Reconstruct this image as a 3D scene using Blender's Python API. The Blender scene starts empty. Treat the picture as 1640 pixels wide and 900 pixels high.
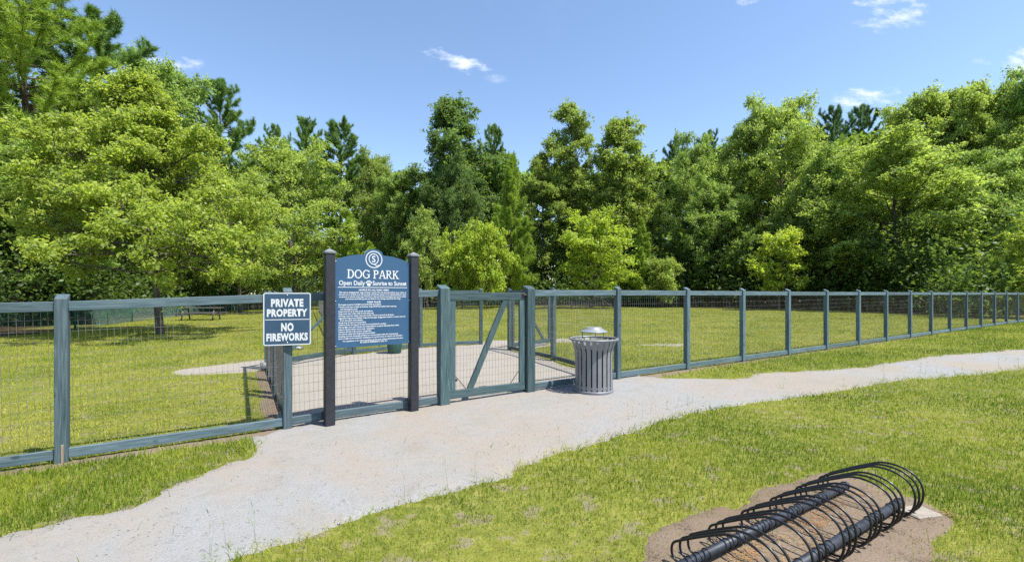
import bpy, bmesh, math, random
import numpy as np
from mathutils import Vector, Matrix
from mathutils.geometry import delaunay_2d_cdt

SC = bpy.context.scene
COL = SC.collection
R = math.radians

# ------------------------------------------------------------------ camera, sky, sun, exposure
EYE = 1.48
FPX = 729.0            # focal length in photo pixels (16 mm on 36 mm)
HOR = 470.0            # horizon row of the photo
cam_d = bpy.data.cameras.new('camera')
cam = bpy.data.objects.new('camera', cam_d); COL.objects.link(cam)
cam.location = (0, 0, EYE); cam.rotation_euler = (R(90), 0, 0)
cam_d.sensor_width = 36; cam_d.lens = 36*FPX/1640; cam_d.shift_y = (HOR-450)/1640
cam_d.clip_start = 0.05; cam_d.clip_end = 3000
SC.camera = cam

SUN_DIR = Vector((0.39, -0.21, 0.88)).normalized()
sun_d = bpy.data.lights.new('sun', 'SUN'); sun_d.energy = 4.6; sun_d.angle = R(0.55); sun_d.color = (1.0, 0.955, 0.88)
sun = bpy.data.objects.new('sun', sun_d); COL.objects.link(sun)
sun.rotation_euler = (-SUN_DIR).to_track_quat('-Z', 'Y').to_euler()

SC.view_settings.view_transform = 'Standard'; SC.view_settings.look = 'None'
SC.view_settings.exposure = 0.88; SC.view_settings.gamma = 1.0; SC.view_settings.use_curve_mapping = False

world = bpy.data.worlds.new('World'); SC.world = world; world.use_nodes = True

def sky_world():
    nt = world.node_tree; N = nt.nodes; L = nt.links; N.clear()
    out = N.new('ShaderNodeOutputWorld'); bg = N.new('ShaderNodeBackground')
    sky = N.new('ShaderNodeTexSky'); sky.sky_type = 'NISHITA'; sky.sun_disc = False
    sky.sun_elevation = math.asin(SUN_DIR.z); sky.sun_rotation = math.atan2(SUN_DIR.x, SUN_DIR.y)
    sky.altitude = 0; sky.air_density = 1.0; sky.dust_density = 0.35; sky.ozone_density = 2.2
    bg.inputs['Strength'].default_value = 0.135
    tc = N.new('ShaderNodeTexCoord'); sep = N.new('ShaderNodeSeparateXYZ'); L.new(tc.outputs['Generated'], sep.inputs[0])
    def m(op, a, b=None, c=None):
        n = N.new('ShaderNodeMath'); n.operation = op
        for i, v in enumerate((a, b, c)):
            if v is None: continue
            if isinstance(v, (int, float)): n.inputs[i].default_value = v
            else: L.new(v, n.inputs[i])
        return n.outputs[0]
    yy = m('MAXIMUM', sep.outputs[1], 0.05)
    u = m('DIVIDE', sep.outputs[0], yy); v = m('DIVIDE', sep.outputs[2], yy)
    cmb = N.new('ShaderNodeCombineXYZ'); L.new(u, cmb.inputs[0]); L.new(m('MULTIPLY', v, 2.2), cmb.inputs[1])
    no = N.new('ShaderNodeTexNoise'); no.inputs['Scale'].default_value = 22; no.inputs['Detail'].default_value = 7; no.inputs['Roughness'].default_value = 0.62
    L.new(cmb.outputs[0], no.inputs['Vector'])
    no2 = N.new('ShaderNodeTexNoise'); no2.inputs['Scale'].default_value = 3.0; no2.inputs['Detail'].default_value = 6; no2.inputs['Roughness'].default_value = 0.6
    L.new(tc.outputs['Generated'], no2.inputs['Vector'])
    total = None
    # small fair-weather puffs and wisps: direction (u, v), half sizes, tilt, weight
    for (u0, v0, a, b, t, w) in [(-.118, .508, .085, .020, -.30, 1.0), (.845, .607, .085, .030, .12, .75), (.823, .645, .08, .016, .05, .8),
                                 (.768, .424, .075, .026, .12, 1.0), (1.115, .508, .04, .030, .2, 1.0), (.515, .645, .03, .014, 0, .9),
                                 (1.03, .505, .028, .012, 0, .35), (-.80, .505, .05, .022, .1, .9), (-.74, .50, .07, .018, 0, .7),
                                 (-.04, .475, .04, .012, -.2, .3), (1.9, .55, .2, .06, .1, .9), (-1.7, .75, .22, .05, .2, .8), (.2, 1.1, .2, .05, .3, .6)]:
        du = m('SUBTRACT', u, u0); dv = m('SUBTRACT', v, v0)
        ca, sa = math.cos(t), math.sin(t)
        p = m('ADD', m('MULTIPLY', du, ca/a), m('MULTIPLY', dv, sa/a))
        q = m('ADD', m('MULTIPLY', du, -sa/b), m('MULTIPLY', dv, ca/b))
        d2 = m('ADD', m('MULTIPLY', p, p), m('MULTIPLY', q, q))
        val = m('SUBTRACT', m('ADD', 0.75, m('MULTIPLY', m('SUBTRACT', no.outputs['Fac'], 0.5), 4.2)), m('MULTIPLY', d2, 0.75))
        mr = N.new('ShaderNodeMapRange'); mr.interpolation_type = 'SMOOTHSTEP'
        mr.inputs['From Min'].default_value = 0.0; mr.inputs['From Max'].default_value = 1.5; mr.inputs['To Max'].default_value = w*0.85
        L.new(val, mr.inputs['Value'])
        total = mr.outputs[0] if total is None else m('MAXIMUM', total, mr.outputs[0])
    mr = N.new('ShaderNodeMapRange'); mr.inputs['From Min'].default_value = 0.6; mr.inputs['From Max'].default_value = 0.95; mr.inputs['To Max'].default_value = 0.18
    L.new(no2.outputs['Fac'], mr.inputs['Value'])
    total = m('MAXIMUM', total, mr.outputs[0])
    mix = N.new('ShaderNodeMix'); mix.data_type = 'RGBA'
    L.new(total, mix.inputs['Factor']); L.new(sky.outputs[0], mix.inputs['A']); mix.inputs['B'].default_value = (4.7, 5.0, 5.6, 1)
    L.new(mix.outputs['Result'], bg.inputs['Color']); L.new(bg.outputs[0], out.inputs[0])
sky_world()

# ------------------------------------------------------------------ helpers
def gz(x, y):
    """height of the ground: it falls gently towards the left"""
    x = np.asarray(x, dtype=float)
    return np.where(x < 0, 0.014*np.maximum(x, -9), 0.0045*np.minimum(x, 22))

def spot(px, py, z=0.0):
    """point on the ground (or z above it) that lies along a measured direction"""
    g = 0.0
    for _ in range(6):
        Y = (EYE-g-z)*FPX/(py-HOR); X = (px-820)/FPX*Y; g = float(gz(X, Y))
    return (X, Y)

def tag(o, label=None, cat=None, group=None, kind=None):
    if label: o['label'] = label
    if cat: o['category'] = cat
    if group: o['group'] = group
    if kind: o['kind'] = kind
    return o

def empty(name, loc=(0, 0, 0), rz=0.0):
    o = bpy.data.objects.new(name, None); COL.objects.link(o); o.location = loc; o.rotation_euler = (0, 0, rz)
    o.empty_display_size = 0.1
    return o

def link(name, me, mat=None, parent=None, loc=(0, 0, 0), rot=(0, 0, 0), scale=(1, 1, 1)):
    o = bpy.data.objects.new(name, me); COL.objects.link(o)
    o.parent = parent; o.location = loc; o.rotation_euler = rot; o.scale = scale
    if mat and not me.materials: me.materials.append(mat)
    return o

def np_mesh(name, verts, faces, k, attrs=None, smooth=False):
    """mesh from numpy arrays; faces (n,k); attrs {name: per-vertex floats}"""
    me = bpy.data.meshes.new(name); verts = np.asarray(verts, dtype=np.float32); faces = np.asarray(faces, dtype=np.int32)
    me.vertices.add(len(verts)); me.vertices.foreach_set('co', verts.ravel())
    me.loops.add(faces.size); me.loops.foreach_set('vertex_index', faces.ravel())
    me.polygons.add(len(faces)); me.polygons.foreach_set('loop_start', np.arange(0, faces.size, k, dtype=np.int32))
    me.polygons.foreach_set('loop_total', np.full(len(faces), k, dtype=np.int32))
    if smooth: me.polygons.foreach_set('use_smooth', np.ones(len(faces), dtype=bool))
    for n, a in (attrs or {}).items():
        at = me.attributes.new(n, 'FLOAT', 'POINT'); at.data.foreach_set('value', np.asarray(a, dtype=np.float32))
    me.update(calc_edges=True)
    return me

def py_mesh(name, verts, faces, smooth=False):
    me = bpy.data.meshes.new(name); me.from_pydata([tuple(v) for v in verts], [], faces); me.update()
    if smooth:
        for p in me.polygons: p.use_smooth = True
    return me

_box = {}
def box_mesh(sx, sy, sz, bev=0.004, slope=0.0, name='board'):
    """box centred in x,y; z from 0 to sz; slope lowers the front (-y) edge of the top"""
    key = (round(sx, 3), round(sy, 3), round(sz, 3), bev, slope, name)
    if key in _box: return _box[key]
    bm = bmesh.new(); bmesh.ops.create_cube(bm, size=1.0)
    for v in bm.verts:
        v.co = Vector((v.co.x*sx, v.co.y*sy, (v.co.z+0.5)*sz))
        if slope and v.co.z > sz*0.5 and v.co.y < 0: v.co.z -= slope
    if bev: bmesh.ops.bevel(bm, geom=bm.edges[:], offset=bev, segments=1, affect='EDGES', profile=0.5)
    me = bpy.data.meshes.new(name); bm.to_mesh(me); bm.free(); _box[key] = me
    return me

def tube_mesh(name, pts, r, sides=8, closed=False, caps=True):
    pts = [Vector(p) for p in pts]; n = len(pts); V = []; F = []
    rr = r if isinstance(r, (list, tuple)) else [r]*n
    prev = None
    for i, p in enumerate(pts):
        a = pts[(i-1) % n] if (closed or i > 0) else p; b = pts[(i+1) % n] if (closed or i < n-1) else p
        t = (b-a).normalized()
        if prev is None:
            ref = Vector((0, 0, 1)) if abs(t.z) < 0.9 else Vector((1, 0, 0)); x = t.cross(ref).normalized()
        else:
            x = (prev - t*prev.dot(t)).normalized()
        prev = x; y = t.cross(x)
        for k in range(sides):
            an = 2*math.pi*k/sides; V.append(p + (x*math.cos(an)+y*math.sin(an))*rr[i])
    m = n if closed else n-1
    for i in range(m):
        for k in range(sides):
            j = (i+1) % n; k2 = (k+1) % sides
            F.append((i*sides+k, i*sides+k2, j*sides+k2, j*sides+k))
    if caps and not closed:
        F.append(tuple(range(sides-1, -1, -1))); F.append(tuple((n-1)*sides+k for k in range(sides)))
    return py_mesh(name, V, F, smooth=True)

def lathe_mesh(name, prof, seg=48, smooth=True):
    V = []; F = []; n = len(prof)
    for k in range(seg):
        a = 2*math.pi*k/seg
        for r, z in prof: V.append((r*math.cos(a), r*math.sin(a), z))
    for k in range(seg):
        k2 = (k+1) % seg
        for i in range(n-1): F.append((k*n+i, k2*n+i, k2*n+i+1, k*n+i+1))
    return py_mesh(name, V, F, smooth)

def catmull(P, sub=8, closed=True):
    P = [np.array(p, float) for p in P]; n = len(P); out = []
    rng_ = range(n) if closed else range(n-1)
    for i in rng_:
        if closed: p0, p1, p2, p3 = P[i-1], P[i], P[(i+1) % n], P[(i+2) % n]
        else: p0, p1, p2, p3 = P[max(i-1, 0)], P[i], P[i+1], P[min(i+2, n-1)]
        for k in range(sub):
            t = k/sub
            out.append(0.5*((2*p1)+(p2-p0)*t+(2*p0-5*p1+4*p2-p3)*t*t+(3*p1-p0-3*p2+p3)*t**3))
    if not closed: out.append(P[-1])
    return np.array(out)

def vnoise(x, y, seed=0):
    """smooth lattice value noise in 0..1"""
    x = np.asarray(x, float); y = np.asarray(y, float)
    xi = np.floor(x).astype(np.int64); yi = np.floor(y).astype(np.int64); fx = x-xi; fy = y-yi
    fx = fx*fx*(3-2*fx); fy = fy*fy*(3-2*fy)
    def h(a, b):
        n = (a*374761393 + b*668265263 + seed*1442695041) & 0xFFFFFFFF
        n = ((n ^ (n >> 13))*1274126177) & 0xFFFFFFFF
        return ((n ^ (n >> 16)) & 0xFFFF)/65535.0
    return (h(xi, yi)*(1-fx)+h(xi+1, yi)*fx)*(1-fy)+(h(xi, yi+1)*(1-fx)+h(xi+1, yi+1)*fx)*fy

def fbm(x, y, s, seed=0):
    return (vnoise(x*s, y*s, seed)+0.5*vnoise(x*s*2.1, y*s*2.1, seed+7)+0.25*vnoise(x*s*4.3, y*s*4.3, seed+13))/1.75

def ragged(P, step=0.05, amp=0.06, seed=3, closed=True):
    """dense outline with an uneven edge"""
    out = []
    n = len(P)
    for i in range(n if closed else n-1):
        a = P[i]; b = P[(i+1) % n]; d = np.hypot(*(b-a))
        st = step*max(1.0, np.hypot(*a)/6); m = max(1, int(d/st))
        for k in range(m): out.append(a+(b-a)*k/m)
    out = np.array(out)
    sc = np.clip(np.hypot(out[:, 0], out[:, 1])/5, 1, 3)
    dx = (fbm(out[:, 0], out[:, 1], 2.6, seed)-0.5)*2*amp*sc + (vnoise(out[:, 0]*14, out[:, 1]*14, seed)-0.5)*amp*0.6
    dy = (fbm(out[:, 0]+9, out[:, 1]+4, 2.6, seed+1)-0.5)*2*amp*sc + (vnoise(out[:, 0]*14, out[:, 1]*14, seed+2)-0.5)*amp*0.6
    return out+np.stack([dx, dy], 1)

def inside(P, x, y):
    r = np.zeros(len(x), bool)
    bx = (x > P[:, 0].min()) & (x < P[:, 0].max()) & (y > P[:, 1].min()) & (y < P[:, 1].max())
    ix = np.where(bx)[0]; X = x[ix]; Y = y[ix]; c = np.zeros(len(ix), bool); j = len(P)-1
    for i in range(len(P)):
        yi, yj = P[i, 1], P[j, 1]
        if yi != yj: c ^= ((yi > Y) != (yj > Y)) & (X < (P[j, 0]-P[i, 0])*(Y-yi)/(yj-yi)+P[i, 0])
        j = i
    r[ix] = c
    return r

def sheet(name, P, lift, grid, mat, bump=0.0, kind='structure', seed=1):
    """a patch of ground with outline P that follows the terrain"""
    x0, y0 = P.min(0); x1, y1 = P.max(0)
    gx, gy = np.meshgrid(np.arange(x0, x1, grid), np.arange(y0, y1, grid)); gx = gx.ravel(); gy = gy.ravel()
    gx = gx+np.sin(gy*7.3)*grid*.2; gy = gy+np.sin(gx*5.9)*grid*.2
    k = inside(P, gx, gy); pts = np.concatenate([P, np.stack([gx[k], gy[k]], 1)])
    res = delaunay_2d_cdt([Vector(p) for p in pts], [], [list(range(len(P)))], 1, 1e-5)
    V = np.array([(v.x, v.y) for v in res[0]])
    z = gz(V[:, 0], V[:, 1])+lift
    if bump:
        z = z+bump*fbm(V[:, 0], V[:, 1], 1.7, seed)
    z[:len(P)] = gz(V[:len(P), 0], V[:len(P), 1])-0.003
    me = py_mesh(name, np.column_stack([V, z]), [list(f) for f in res[2]], smooth=True)
    bm = bmesh.new(); bm.from_mesh(me); bmesh.ops.recalc_face_normals(bm, faces=bm.faces[:])
    if sum(f.normal.z for f in bm.faces) < 0: bmesh.ops.reverse_faces(bm, faces=bm.faces[:])
    bm.to_mesh(me); bm.free()
    return tag(link(name, me, mat), kind=kind)

# ------------------------------------------------------------------ materials
class NT:
    def __init__(s, name):
        s.m = bpy.data.materials.new(name); s.m.use_nodes = True; s.t = s.m.node_tree; s.N = s.t.nodes; s.L = s.t.links
        s.b = s.N['Principled BSDF']; s.out = s.N['Material Output']
    def n(s, t, **kw):
        nd = s.N.new('ShaderNode'+t)
        for k, v in kw.items():
            if k in nd.inputs: nd.inputs[k].default_value = v
            else: setattr(nd, k, v)
        return nd
    def noise(s, vec, scale, detail=4, rough=0.55, dist=0.0):
        nd = s.n('TexNoise', Scale=scale, Detail=detail, Roughness=rough, Distortion=dist)
        if vec is not None: s.L.new(vec, nd.inputs['Vector'])
        return nd.outputs['Fac']
    def ramp(s, fac, stops):
        r = s.n('ValToRGB'); e = r.color_ramp.elements
        while len(e) < len(stops): e.new(0.5)
        for i, (p, c) in enumerate(stops): e[i].position = p; e[i].color = (c[0], c[1], c[2], 1)
        s.L.new(fac, r.inputs[0]); return r.outputs[0]
    def mix(s, fac, a, b, mode='MIX'):
        nd = s.n('Mix', data_type='RGBA', blend_type=mode)
        for key, v in (('Factor', fac), ('A', a), ('B', b)):
            if isinstance(v, (int, float)): nd.inputs[key].default_value = v
            elif isinstance(v, tuple): nd.inputs[key].default_value = (v[0], v[1], v[2], 1)
            else: s.L.new(v, nd.inputs[key])
        return nd.outputs['Result']
    def math(s, op, a, b=0.0):
        nd = s.n('Math', operation=op)
        for i, v in enumerate((a, b)):
            if isinstance(v, (int, float)): nd.inputs[i].default_value = v
            else: s.L.new(v, nd.inputs[i])
        return nd.outputs[0]
    def rng(s, v, a, b, c=0.0, d=1.0):
        nd = s.n('MapRange'); s.L.new(v, nd.inputs[0])
        for i, q in enumerate((a, b, c, d)): nd.inputs[i+1].default_value = q
        return nd.outputs[0]
    def bump(s, h, strength=0.3, dist=0.01):
        nd = s.n('Bump', Strength=strength, Distance=dist); s.L.new(h, nd.inputs['Height']); s.L.new(nd.outputs[0], s.b.inputs['Normal'])
    def base(s, c, rough=0.7, metal=0.0, spec=0.5):
        if isinstance(c, tuple): s.b.inputs['Base Color'].default_value = (c[0], c[1], c[2], 1)
        else: s.L.new(c, s.b.inputs['Base Color'])
        if isinstance(rough, (int, float)): s.b.inputs['Roughness'].default_value = rough
        else: s.L.new(rough, s.b.inputs['Roughness'])
        s.b.inputs['Metallic'].default_value = metal; s.b.inputs['Specular IOR Level'].default_value = spec
        return s.m
    def pos(s):
        return s.n('NewGeometry').outputs['Position']
    def obj(s):
        """object coordinates shifted at random for each object"""
        tc = s.n('TexCoord'); oi = s.n('ObjectInfo'); add = s.n('VectorMath', operation='ADD')
        mu = s.n('VectorMath', operation='SCALE'); mu.inputs['Scale'].default_value = 37.0
        cb = s.n('CombineXYZ'); s.L.new(oi.outputs['Random'], cb.inputs[0]); s.L.new(oi.outputs['Random'], cb.inputs[1]); s.L.new(oi.outputs['Random'], cb.inputs[2])
        s.L.new(cb.outputs[0], mu.inputs[0]); s.L.new(tc.outputs['Object'], add.inputs[0]); s.L.new(mu.outputs[0], add.inputs[1])
        return add.outputs[0]
    def mapped(s, vec, scale):
        mp = s.n('Mapping'); mp.inputs['Scale'].default_value = scale; s.L.new(vec, mp.inputs['Vector']); return mp.outputs[0]

def wood_mat(name, axis, c1, c2, c3):
    s = NT(name); v = s.obj()
    st = [22, 22, 22]; st[axis] = 1.1
    grain = s.noise(s.mapped(v, tuple(st)), 3.0, 6, 0.65, 0.6)
    st2 = [9, 9, 9]; st2[axis] = 0.5
    band = s.noise(s.mapped(v, tuple(st2)), 2.0, 3, 0.5, 1.2)
    blot = s.noise(v, 4.0, 4, 0.6)
    vo = s.n('TexVoronoi', Scale=2.6); stv = [1.6, 1.6, 1.6]; stv[axis] = 1.0
    s.L.new(s.mapped(v, tuple(stv)), vo.inputs['Vector'])
    knot = s.rng(vo.outputs['Distance'], 0.05, 0.10, 1.0, 0.0)
    col = s.ramp(grain, [(0.32, tuple(x*.78 for x in c1)), (0.5, c2), (0.68, tuple(min(1, x*1.15) for x in c3))])
    col = s.mix(s.rng(band, 0.35, 0.75, 0, 0.45), col, c3)
    col = s.mix(s.rng(blot, 0.58, 0.78, 0, 0.5), col, c1)
    col = s.mix(s.math('MULTIPLY', knot, 0.7), col, (c1[0]*0.45, c1[1]*0.45, c1[2]*0.5))
    crack = s.noise(s.mapped(v, tuple([60 if i != axis else 0.9 for i in range(3)])), 1.0, 2, 0.5)
    col = s.mix(s.rng(crack, 0.70, 0.78, 0, 0.8), col, (0.02, 0.03, 0.03))
    oi = s.n('ObjectInfo'); hv = s.n('HueSaturation'); s.L.new(col, hv.inputs['Color']); s.L.new(s.rng(oi.outputs['Random'], 0, 1, 0.80, 1.20), hv.inputs['Value']); col = hv.outputs[0]
    s.bump(grain, 0.35, 0.003)
    return s.base(col, s.rng(grain, 0.3, 0.7, 0.5, 0.75), 0, 0.4)

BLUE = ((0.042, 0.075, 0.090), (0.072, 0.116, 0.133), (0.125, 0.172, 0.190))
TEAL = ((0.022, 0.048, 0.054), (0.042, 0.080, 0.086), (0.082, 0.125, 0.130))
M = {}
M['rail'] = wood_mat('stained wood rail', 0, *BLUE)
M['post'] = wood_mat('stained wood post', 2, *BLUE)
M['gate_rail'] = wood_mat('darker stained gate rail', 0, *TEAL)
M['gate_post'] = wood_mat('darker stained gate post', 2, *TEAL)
M['old_post'] = wood_mat('weathered grey wood', 2, (0.07, 0.07, 0.065), (0.13, 0.125, 0.115), (0.2, 0.19, 0.17))
M['raw_wood'] = wood_mat('bare wood wedge', 2, (0.10, 0.075, 0.05), (0.2, 0.16, 0.12), (0.32, 0.28, 0.22))

def simple(name, c, rough=0.5, metal=0.0, var=0.15, scale=30, spec=0.5):
    s = NT(name); f = s.noise(s.obj(), scale, 5, 0.6)
    d = tuple(x*(1-var) for x in c); e = tuple(min(1, x*(1+var)) for x in c)
    s.bump(f, 0.08, 0.002)
    return s.base(s.ramp(f, [(0.3, d), (0.7, e)]), s.rng(f, 0.3, 0.7, max(0.05, rough-0.08), min(1, rough+0.1)), metal, spec)

def wire_mat():
    s = NT('galvanised wire'); f = s.noise(s.pos(), 5, 4, 0.6); g = s.noise(s.pos(), 0.35, 2, 0.5)
    c = s.mix(s.rng(f, 0.4, 0.62), (0.24, 0.235, 0.22), (0.135, 0.085, 0.06))
    return s.base(c, 0.5, 0.35)
M['wire'] = wire_mat()
M['wire_dark'] = simple('rusted wire', (0.075, 0.06, 0.05), 0.6, 0.2, 0.3)
M['sign_post'] = simple('charcoal painted post', (0.020, 0.021, 0.028), 0.42, 0, 0.2, 20)
M['sign_blue'] = simple('blue sign face', (0.030, 0.085, 0.172), 0.34, 0, 0.06, 6)
M['pp_blue'] = simple('dull blue sign face', (0.030, 0.070, 0.128), 0.36, 0, 0.08, 8)
M['white'] = simple('white sign paint', (0.60, 0.62, 0.64), 0.5, 0, 0.04, 40)
M['sign_edge'] = simple('sign core edge', (0.42, 0.45, 0.47), 0.5, 0, 0.1)
M['can'] = simple('grey powder coat', (0.205, 0.214, 0.228), 0.42, 0.15, 0.08, 14)
M['can_lid'] = simple('pale grey lid', (0.22, 0.24, 0.25), 0.38, 0.1, 0.06, 14)
M['liner'] = simple('black plastic liner', (0.012, 0.012, 0.013), 0.5)
M['rack'] = simple('black rack coating', (0.011, 0.011, 0.012), 0.34, 0.0, 0.35, 40)
M['rack_rail'] = simple('dusty black pipe', (0.026, 0.031, 0.043), 0.52, 0.1, 0.4, 18)
M['steel'] = simple('galvanised steel', (0.45, 0.46, 0.46), 0.35, 0.8, 0.15, 60)
M['rust'] = simple('rusty dark steel', (0.05, 0.035, 0.028), 0.6, 0.3, 0.4, 60)
M['green_metal'] = simple('green vinyl', (0.012, 0.10, 0.065), 0.45, 0, 0.2)
M['bin_green'] = simple('dark green plastic', (0.015, 0.06, 0.045), 0.45, 0, 0.2)
M['table'] = simple('dark brown table boards', (0.10, 0.095, 0.092), 0.55, 0, 0.3)
M['concrete'] = simple('pale concrete', (0.27, 0.235, 0.19), 0.9, 0, 0.2, 24)
M['plastic_white'] = simple('white plastic', (0.6, 0.6, 0.58), 0.6)
M['bucket'] = simple('grey plastic', (0.16, 0.17, 0.18), 0.5)

def ground_mat():
    s = NT('lawn soil and thatch'); p = s.pos()
    a = s.noise(p, 0.35, 5, 0.6); b = s.noise(p, 9, 5, 0.7); c = s.noise(p, 55, 3, 0.7)
    g = s.ramp(b, [(0.3, (0.075, 0.095, 0.016)), (0.52, (0.16, 0.18, 0.03)), (0.72, (0.28, 0.255, 0.075))])
    g = s.mix(s.rng(a, 0.42, 0.62, 0, 0.45), g, (0.27, 0.26, 0.05))
    g = s.mix(s.rng(c, 0.35, 0.7, 0, 0.3), g, (0.09, 0.10, 0.022))
    d = s.noise(p, 4.5, 4, 0.6)
    g = s.mix(s.rng(d, 0.56, 0.64, 0, 0.75), g, (0.20, 0.165, 0.12))
    s.bump(c, 0.6, 0.02)
    return s.base(g, 0.95, 0, 0.15)
M['ground'] = ground_mat()

def litter_mat():
    s = NT('forest leaf litter'); p = s.pos(); b = s.noise(p, 6, 6, 0.7); c = s.noise(p, 0.7, 3, 0.6)
    g = s.ramp(b, [(0.3, (0.035, 0.022, 0.013)), (0.55, (0.085, 0.055, 0.034)), (0.75, (0.15, 0.105, 0.07))])
    g = s.mix(s.rng(c, 0.5, 0.7, 0, 0.5), g, (0.04, 0.06, 0.015)); s.bump(b, 0.8, 0.05)
    return s.base(g, 0.95, 0, 0.1)
M['litter'] = litter_mat()

def gravel_mat(name, dark, mid, light, warm, warm_amt):
    s = NT(name); p = s.pos()
    a = s.noise(p, 0.30, 7, 0.68, 0.6); b = s.noise(p, 5, 6, 0.7); c = s.noise(p, 90, 4, 0.75)
    vo = s.n('TexVoronoi', Scale=75.0); s.L.new(p, vo.inputs['Vector'])
    vo2 = s.n('TexVoronoi', Scale=24.0); s.L.new(p, vo2.inputs['Vector'])
    g = s.ramp(c, [(0.28, dark), (0.5, mid), (0.72, light)])
    g = s.mix(s.rng(b, 0.3, 0.7, 0, 0.35), g, light)
    g = s.mix(s.rng(a, 0.42, 0.56, 0.0, warm_amt), g, warm)
    g = s.mix(s.rng(b, 0.58, 0.75, 0, 0.4), g, dark)
    e = s.noise(p, 1.3, 5, 0.7, 0.3); g = s.mix(s.rng(e, 0.50, 0.66, 0, 0.38), g, tuple(x*.92 for x in (mid[0]*.93, mid[1]*.97, mid[2]*.85)))
    e2 = s.noise(p, 0.9, 6, 0.75, 0.8); g = s.mix(s.rng(e2, 0.56, 0.72, 0, 0.45), g, tuple(x*.72 for x in warm))
    e3 = s.noise(p, 14, 5, 0.8); g = s.mix(s.rng(e3, 0.56, 0.74, 0, 0.6), g, tuple(x*.55 for x in mid))
    pe = s.n('SeparateColor'); s.L.new(vo2.outputs['Color'], pe.inputs[0])
    spk = s.math('MULTIPLY', s.rng(pe.outputs[0], 0.86, 0.88), s.rng(vo2.outputs['Distance'], 0.14, 0.22, 1, 0))
    g = s.mix(s.math('MULTIPLY', spk, 0.7), g, (0.07, 0.07, 0.07))
    h = s.math('ADD', s.math('MULTIPLY', vo.outputs['Distance'], 0.6), c); h = s.math('ADD', h, s.math('MULTIPLY', b, 1.5))
    s.bump(h, 0.55, 0.012)
    return s.base(g, 0.95, 0, 0.2)
M['path'] = gravel_mat('pale crushed stone', (0.16, 0.157, 0.15), (0.245, 0.243, 0.236), (0.33, 0.33, 0.323), (0.280, 0.242, 0.197), 0.9)
M['sand'] = gravel_mat('trodden sand', (0.175, 0.155, 0.133), (0.27, 0.243, 0.208), (0.345, 0.328, 0.298), (0.285, 0.252, 0.21), 0.7)
M['dirt'] = gravel_mat('bare dry dirt', (0.095, 0.070, 0.048), (0.18, 0.138, 0.098), (0.27, 0.215, 0.16), (0.165, 0.120, 0.080), 0.85)

def blade_mat():
    s = NT('grass blades'); at = s.n('Attribute', attribute_name='tint'); dry = s.n('Attribute', attribute_name='dry')
    c = s.ramp(at.outputs['Fac'], [(0.0, (0.075, 0.145, 0.010)), (0.4, (0.220, 0.305, 0.022)), (0.75, (0.385, 0.420, 0.040)), (1.0, (0.52, 0.48, 0.11))])
    c = s.mix(dry.outputs['Fac'], c, (0.36, 0.30, 0.14))
    s.base(c, 0.55, 0, 0.25)
    tr = s.n('BsdfTranslucent'); s.L.new(c, tr.inputs[0]); mx = s.n('MixShader'); mx.inputs[0].default_value = 0.45
    s.L.new(s.b.outputs[0], mx.inputs[1]); s.L.new(tr.outputs[0], mx.inputs[2]); s.L.new(mx.outputs[0], s.out.inputs[0])
    return s.m
M['blade'] = blade_mat()

def leaf_mat(name, rough=0.45, trans=0.52, spec=0.26):
    s = NT(name); oi = s.n('ObjectInfo'); at = s.n('Attribute', attribute_name='tint')
    v = s.rng(at.outputs['Fac'], 0, 1, 0.62, 1.42)
    hsv = s.n('HueSaturation'); s.L.new(oi.outputs['Color'], hsv.inputs['Color']); s.L.new(v, hsv.inputs['Value'])
    s.L.new(s.rng(at.outputs['Fac'], 0, 1, 0.512, 0.486), hsv.inputs['Hue'])
    c = hsv.outputs[0]
    s.base(c, rough, 0, spec)
    tr = s.n('BsdfTranslucent'); s.L.new(s.mix(1.0, c, (1.35, 1.35, 0.7), 'MULTIPLY'), tr.inputs[0]); mx = s.n('MixShader'); mx.inputs[0].default_value = trans
    s.L.new(s.b.outputs[0], mx.inputs[1]); s.L.new(tr.outputs[0], mx.inputs[2]); s.L.new(mx.outputs[0], s.out.inputs[0])
    return s.m
M['leaf'] = leaf_mat('broad leaves')
M['needle'] = leaf_mat('pine needles', 0.5, 0.25, 0.3)

def bark_mat(name, c1, c2):
    s = NT(name); v = s.obj(); f = s.noise(s.mapped(v, (6, 6, 1.2)), 2.2, 6, 0.7, 0.8)
    s.bump(f, 0.8, 0.04)
    return s.base(s.ramp(f, [(0.35, c1), (0.7, c2)]), 0.95, 0, 0.15)
M['bark'] = bark_mat('grey bark', (0.05, 0.042, 0.034), (0.17, 0.15, 0.125))
M['bark_pine'] = bark_mat('pine bark', (0.045, 0.03, 0.022), (0.15, 0.10, 0.072))

# ------------------------------------------------------------------ the ground
def S(pts): return np.array([spot(a, b) for a, b in pts])
path_px = [(-330, 990), (-120, 905), (0, 860), (85, 841), (137, 826), (191, 817), (239, 797), (283, 773), (324, 760), (362, 738), (393, 735), (413, 715), (398, 704), (430, 694),
           (462, 684), (540, 671), (640, 656), (712, 643), (780, 632), (850, 622), (920, 612), (990, 602), (1022, 598), (1036, 604), (1100, 607), (1190, 605), (1222, 598), (1347, 591), (1420, 582),
           (1481, 573), (1530, 568), (1589, 563), (1640, 560), (1800, 553), (2000, 548), (2200, 545), (2200, 566), (2000, 573), (1800, 582), (1640, 592), (1549, 602), (1468, 608), (1388, 618), (1307, 634), (1200, 646),
           (1120, 660), (1055, 678), (987, 699), (936, 719), (901, 725), (840, 749), (819, 764), (782, 771), (751, 781), (707, 795), (645, 808), (560, 836), (478, 866), (423, 880), (379, 897), (300, 940), (200, 1010), (60, 1100), (-200, 1150)]
PATH = ragged(catmull(S(path_px), 5), 0.04, 0.06, 3)
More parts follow.
